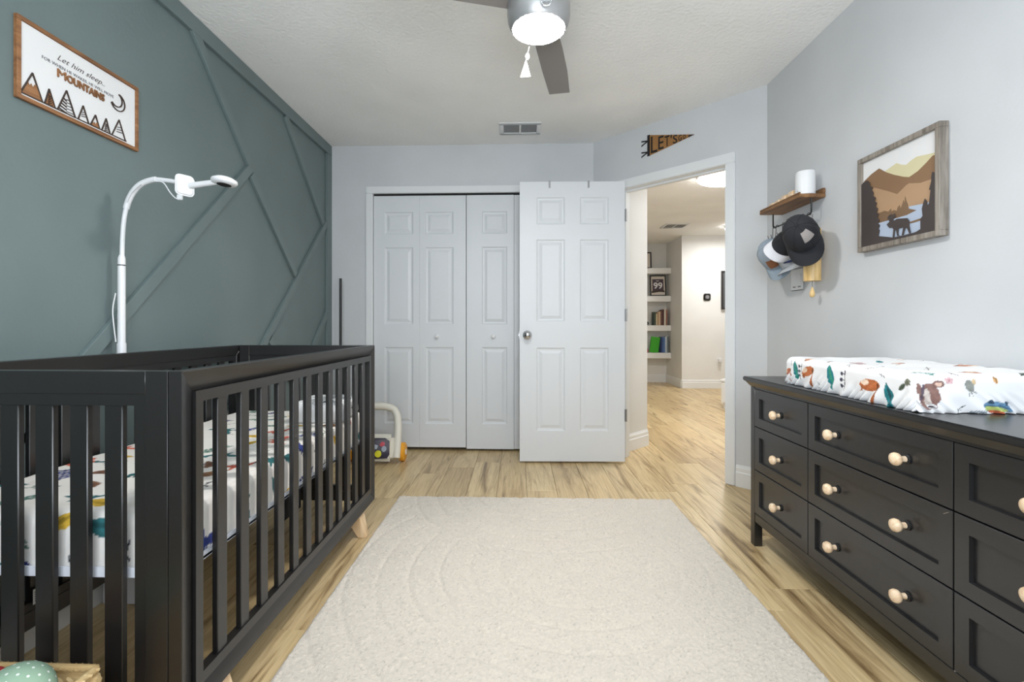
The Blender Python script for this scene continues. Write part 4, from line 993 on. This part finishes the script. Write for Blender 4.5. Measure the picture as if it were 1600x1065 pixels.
# light switch
t = thing('light_switch', 'white double light switch plate on the right wall below the caps', 'light switch', (XR, 2.635, 1.245))
MB().box(-.006, -.0005, -.058, .058, -.058, .058).build('plate', 'whiteplastic', t, bevel=.003)
for yy in (-.023, .023):
    MB().hexa([(-.006, yy-.015, -.032), (-.006, yy+.015, -.032), (-.006, yy+.015, .032), (-.006, yy-.015, .032)], [(-.0075, yy-.015, -.032), (-.0075, yy+.015, -.032), (-.0105, yy+.015, .032), (-.0105, yy-.015, .032)]).build('rocker', 'whiteplastic', t)
    MB().box(-.0078, -.006, yy-.011, yy+.011, -.042, -.036).build('gap_mark', 'greyprint', t)

# ------------------------------------------------------------------ wicker basket, bottom left
BX0, BX1, BY0, BY1, BZ = -1.16, -.856, .58, .967, .30
M['wicker'] = wood('wicker_strand', (168, 136, 88), (200, 170, 120), (222, 196, 148), .7, 0, 2)
bk = thing('wicker_basket', 'tan woven wicker basket on the floor in front of the crib', 'basket', ((BX0+BX1)/2, (BY0+BY1)/2, 0))
BO = ((BX0+BX1)/2, (BY0+BY1)/2, 0)
tp = .018
def side(pa, pb, inward):
    pa = Vector(pa); pb = Vector(pb); m = MB(); d = (pb-pa); n = Vector(inward)
    cols_, rows_ = 14, 9
    for r in range(rows_):
        for c in range(cols_):
            u = (c+.5)/cols_; z = .02+(BZ-.03)*(r+.5)/rows_; k = tp*(1-z/BZ)
            p = pa+d*u+n*(.009+k); p.z = z
            sgn = 1 if r % 2 else -1
            tdir = (d.normalized()*.9+Vector((0, 0, .75*sgn))).normalized()
            hl = d.length/cols_*.62
            m.tube([p-tdir*hl, p-tdir*hl*.4+n*-.004, p+tdir*hl*.4+n*-.004, p+tdir*hl], [.006, .0115, .0115, .006], 6)
    o = m.build('weave', 'wicker', bk, smooth=50, org=BO, kind='stuff')
side((BX0, BY1, 0), (BX1, BY1, 0), (0, -1, 0)); side((BX1, BY1, 0), (BX1, BY0, 0), (-1, 0, 0)); side((BX1, BY0, 0), (BX0, BY0, 0), (0, 1, 0)); side((BX0, BY0, 0), (BX0, BY1, 0), (1, 0, 0))
mb = MB()
q = lambda k, z: [(BX0+k, BY0+k, z), (BX1-k, BY0+k, z), (BX1-k, BY1-k, z), (BX0+k, BY1-k, z)]
vs = q(tp+.004, .004)+q(.007, BZ-.004)+q(.012, BZ-.004)+q(tp+.012, .012)
mb.add(vs, [(k*4+j, k*4+(j+1) % 4, k*4+4+(j+1) % 4, k*4+4+j) for k in range(3) for j in range(4)]+[(3, 2, 1, 0), (12, 13, 14, 15)])
mb.build('basket_wall', 'wicker', bk, org=BO)
rim = MB(); cs = q(.006, BZ)+[q(.006, BZ)[0]]
for a, b in zip(cs, cs[1:]): rim.tube([a, b], .008, 8)
nst = 22
for a, b in zip(cs, cs[1:]):
    a = Vector(a); b = Vector(b)
    for i in range(nst):
        p = a+(b-a)*((i+.5)/nst); d = (b-a).normalized(); e = d.cross(Vector((0, 0, 1)))
        rim.tube([p-d*.006-e*.009, p-d*.002+Vector((0, 0, .0045)), p+d*.006+e*.009], .004, 5)
rim.build('rim', 'wicker', bk, smooth=50, org=BO)
# soft toys in the basket
M['mint'] = mat('mint_fabric', (148, 176, 152), .9); M['dotwhite'] = mat('white_dot_print', (226, 232, 224), .9); M['redfab'] = painted('red_fabric', (170, 44, 48), .9, 200, .2, .001, 8)
t = thing('polka_dot_ball', 'mint green soft ball with white dots in the wicker basket', 'toy', (-.935, .868, .308))
MB().ball((0, 0, 0), .060, .060, .058, 32, 20).build('body', 'mint', t, smooth=80)
dots = MB(); g = PI*(3-math.sqrt(5)); nD = 150
for i in range(nD):
    z = 1-2*(i+.5)/nD; r = math.sqrt(1-z*z); v = Vector((r*math.cos(g*i), r*math.sin(g*i), z)); p = Vector((v.x*.0603, v.y*.0603, v.z*.0583))
    nrm = v.normalized(); u = nrm.orthogonal().normalized(); w_ = nrm.cross(u)
    dots.add([p+(u*math.cos(k*PI/4)+w_*math.sin(k*PI/4))*.0026+nrm*.0003 for k in range(8)], [tuple(range(8))])
dots.build('dots', 'dotwhite', t)
t = thing('red_soft_toy', 'red soft toy beside the mint ball in the wicker basket', 'toy', (-1.025, .90, .312))
MB().ball((0, 0, 0), .03, .03, .026).build('body', 'redfab', t, smooth=80)
MB().ball((.012, -.02, .016), .012, .01, .014).build('ear', 'redfab', t, smooth=80)

# ------------------------------------------------------------------ hall things
def disc_light(loc, r, label):
    t = thing('hall_ceiling_light', label, 'ceiling light', loc)
    MB().lathe([(.01, 0), (r, -.001), (r+.008, -.012), (r, -.03)], n=40).build('ring', 'whiteplastic', t, smooth=40)
    MB().lathe([(r-.002, -.0302), (r-.004, -.048), (r*.7, -.062), (.01, -.066), (.01, -.0302)], n=40).build('diffuser', 'halllamp', t, smooth=60)
disc_light((2.0, 4.66, H-.0005), .29, 'large round lit ceiling light in the hall just beyond the doorway')
disc_light((3.15, 7.1, H-.0005), .17, 'small round lit ceiling light at the far end of the hall')
SHX0, SHX1, SHY0 = 1.3, 2.603, 8.385
for i, (z0, z1) in enumerate(((1.89, 1.985), (1.412, 1.508), (.91, 1.005), (.44, .535))):
    s = MB().box(SHX0, SHX1, SHY0, 8.659, z0, z1).build('floating_shelf', 'trimwhite', bevel=.004)
    tag(s, ['topmost white floating shelf in the hall niche', 'second white floating shelf from the top, carrying the numbered frame', 'third white floating shelf from the top, carrying upright books', 'lowest white floating shelf in the hall niche, carrying the green book'][i], 'shelf', 'white floating shelves in the hall niche')
M['frameblack'] = mat('black_frame', (28, 26, 26), .4); M['matpaper'] = mat('cream_mat', (214, 206, 196), .8); M['jersey'] = painted('plum_print', (78, 68, 78), .8, 60, .1, .001, 12)
def frame(label, loc, w_, h_, lean, yaw, art):
    t = thing('picture_frame', label, 'picture frame', loc, (-lean, 0, yaw))
    f = .022
    for (a, b, c, d) in ((-w_/2, w_/2, h_-f, h_), (-w_/2, w_/2, 0, f), (-w_/2, -w_/2+f, f, h_-f), (w_/2-f, w_/2, f, h_-f)):
        MB().box(a, b, 0, .02, c, d).build('frame_bar', 'frameblack', t)
    MB().box(-w_/2+f, w_/2-f, .008, .012, f, h_-f).build('mat_board', 'matpaper', t)
    art(t)
def art99(t):
    MB().box(-.095, .095, .006, .0079, .075, .30).build('print', 'jersey', t)
    vs, fs = text_geo('99', .15, .003, 0, .0006, 3, .15)
    MB().add([(v[0], .0055-v[2], .135+v[1]) for v in vs], fs).build('number', 'capwhite', t)
    MB().prism([(-.11, .0055, .055), (.02, .0055, .075), (.11, .0055, .07), (.11, .0055, .10), (0, .0055, .105), (-.11, .0055, .09)], (0, -.0006, 0)).build('print_figures', 'darkprint', t)
    MB().box(-.03, .02, .0045, .0055, .263, .272).build('caption', 'capwhite', t)
frame('black framed print with the white number 99 on the second niche shelf', (2.41, 8.47, 1.509), .275, .37, .12, -.06, art99)
def art2(t):
    MB().box(.02, .05, .006, .0079, .06, .24).box(-.06, -.01, .006, .0079, .08, .22).build('print', 'darkprint', t)
frame('black framed picture half hidden on the topmost niche shelf', (2.165, 8.47, 1.986), .26, .29, .10, -.06, art2)
# books, third shelf (all upright)
bcols = [('dark green book at the left of the upright row', (62, 78, 66), .03, .23), ('cream book second in the upright row', (206, 192, 160), .022, .20), ('tan book third in the upright row', (182, 150, 116), .022, .225), ('pale book fourth in the upright row', (206, 186, 160), .02, .235), ('brown book fifth in the upright row', (122, 88, 70), .02, .25), ('dark maroon tall book in the upright row', (78, 44, 46), .034, .27), ('cream spotted book near the right end', (216, 206, 190), .03, .28), ('red-brown slim book at the right end of the row', (150, 96, 76), .02, .27)]
def book(label, x, y, z, th, h, col, lean=0, d=.15, grp=None):
    nm = 'book_%d_%d_%d' % col
    if nm not in M: M[nm] = mat(nm, col, .6); M.setdefault('pages', mat('pages', (230, 224, 208), .8))
    t = thing('book', label, 'book', (x, y, z), (0, lean, 0), grp)
    MB().box(0, .003, 0, d, 0, h).box(th-.003, th, 0, d, 0, h).box(.003, th-.003, 0, .003, 0, h).build('cover', nm, t)
    MB().box(.003, th-.003, .003, d-.005, .004, h-.004).build('page_block', 'pages', t)
    return t
bx = 2.325
for lb, c, th, h in bcols:
    book(lb+' on the third niche shelf', bx, 8.43, 1.0055, th, h, c, 0, .15, 'upright books on the third niche shelf'); bx += th+.004
t = thing('bookend', 'black bookend ornament at the left on the third niche shelf', 'bookend', (2.185, 8.46, 1.0055))
MB().box(-.03, .07, 0, .08, 0, .006).box(.0, .012, 0, .08, .006, .20).build('plate', 'blackmetal', t); MB().ball((.035, .03, .036), .032, .032, .03).build('ball', 'blackmetal', t, smooth=60)
t = book('large bright green book turned cover outward on the lowest niche shelf', 2.265, 8.475, .5355, .035, .27, (62, 168, 44), 0, .15, 'books on the lowest niche shelf')
t.location.x -= .012
t.rotation_euler = (-.10, .06, -PI/2+.12); t.location.z += .010
M['lime'] = mat('lime_print', (150, 220, 90), .6)
for i, (c, th, h, ln, lb) in enumerate((((40, 60, 110), .022, .27, .03, 'dark blue book beside the green book on the lowest niche shelf'), ((74, 106, 160), .022, .27, .03, 'mid blue book third from the left on the lowest niche shelf'), ((110, 140, 186), .02, .26, .03, 'light blue book fourth from the left on the lowest niche shelf'), ((206, 214, 220), .02, .28, .0, 'pale grey book second from the right on the lowest niche shelf'), ((120, 136, 140), .016, .28, .0, 'slim grey book at the right end on the lowest niche shelf'))):
    book(lb, 2.437+i*.028, 8.43, .538 if ln else .5355, th, h, c, ln, .15, 'books on the lowest niche shelf')
t = thing('small_jar', 'small dark red jar at the left on the lowest niche shelf', 'jar', (2.20, 8.45, .5355))
MB().lathe([(.002, 0), (.03, 0), (.032, .05), (.02, .058), (.02, .064), (.002, .064)]).build('body', 'redfab', t, smooth=40); MB().lathe([(.002, .0645), (.022, .0645), (.022, .078), (.002, .079)]).build('lid', 'frameblack', t, smooth=40)
# far wall things
t = thing('thermostat', 'black rounded square thermostat on the far hall wall', 'thermostat', (3.0, 7.849, 1.455))
MB().box(-.055, .055, -.022, -.0005, -.055, .055).build('body', 'frameblack', t, bevel=.02, seg=4)
MB().lathe([(.002, 0), (.03, .0004), (.028, .001), (.002, .0012)], (0, -.0222, 0), (0, -1, 0), 20).build('dial', 'greyprint', t)
t = thing('dark_wall_panel', 'dark grey framed panel on the far hall wall at the right of the doorway view', 'picture frame', (3.5, 7.849, 1.565))
M['slate'] = mat('slate_grey_panel', (74, 76, 78), .5)
MB().box(-.26, .26, -.02, -.0005, -.285, .285).build('panel', 'slate', t)
for (a, b, c, d) in ((-.28, .28, .285, .305), (-.28, .28, -.305, -.285), (-.28, -.26, -.285, .285), (.26, .28, -.285, .285)):
    MB().box(a, b, -.035, -.0005, c, d).build('frame_bar', 'frameblack', t)
t = thing('wall_outlet', 'white wall outlet with a plugged-in white adapter on the far hall wall', 'outlet', (3.19, 7.849, .43))
MB().box(-.036, .036, -.007, -.0005, -.058, .058).build('plate', 'whiteplastic', t, bevel=.003)
MB().box(-.022, .026, -.055, -.0072, -.01, .045).build('adapter', 'whiteplastic', t, bevel=.006)
t = thing('white_hall_cabinet', 'low white cabinet peeking past the right door jamb in the hall', 'cabinet', (2.735, 5.93, 0), (0, 0, -.75))
MB().box(-.22, .22, -.2, .2, .06, .33).build('body', 'trimwhite', t, bevel=.003)
MB().box(-.2, .2, -.18, .18, .001, .06).build('plinth', 'trimwhite', t)
MB().box(-.235, .235, -.215, .215, .3302, .352).build('top', 'trimwhite', t, bevel=.003)
MB().box(-.2, .2, -.216, -.2002, .08, .31).build('door', 'trimwhite', t, bevel=.003)
t = thing('wooden_toy', 'small wooden toy with dark handle on the low white hall cabinet', 'toy', (2.555, 5.90, .3525))
MB().ball((0, 0, .038), .034, .034, .038).build('body', 'knobwood', t, smooth=60)
MB().tube([(0, 0, .075), (-.005, 0, .105), (.0, 0, .125)], .008, 8).build('handle', 'blackmetal', t, smooth=50)

for o in list(SC.objects):
    if o.type == 'EMPTY': o.empty_display_size = .02
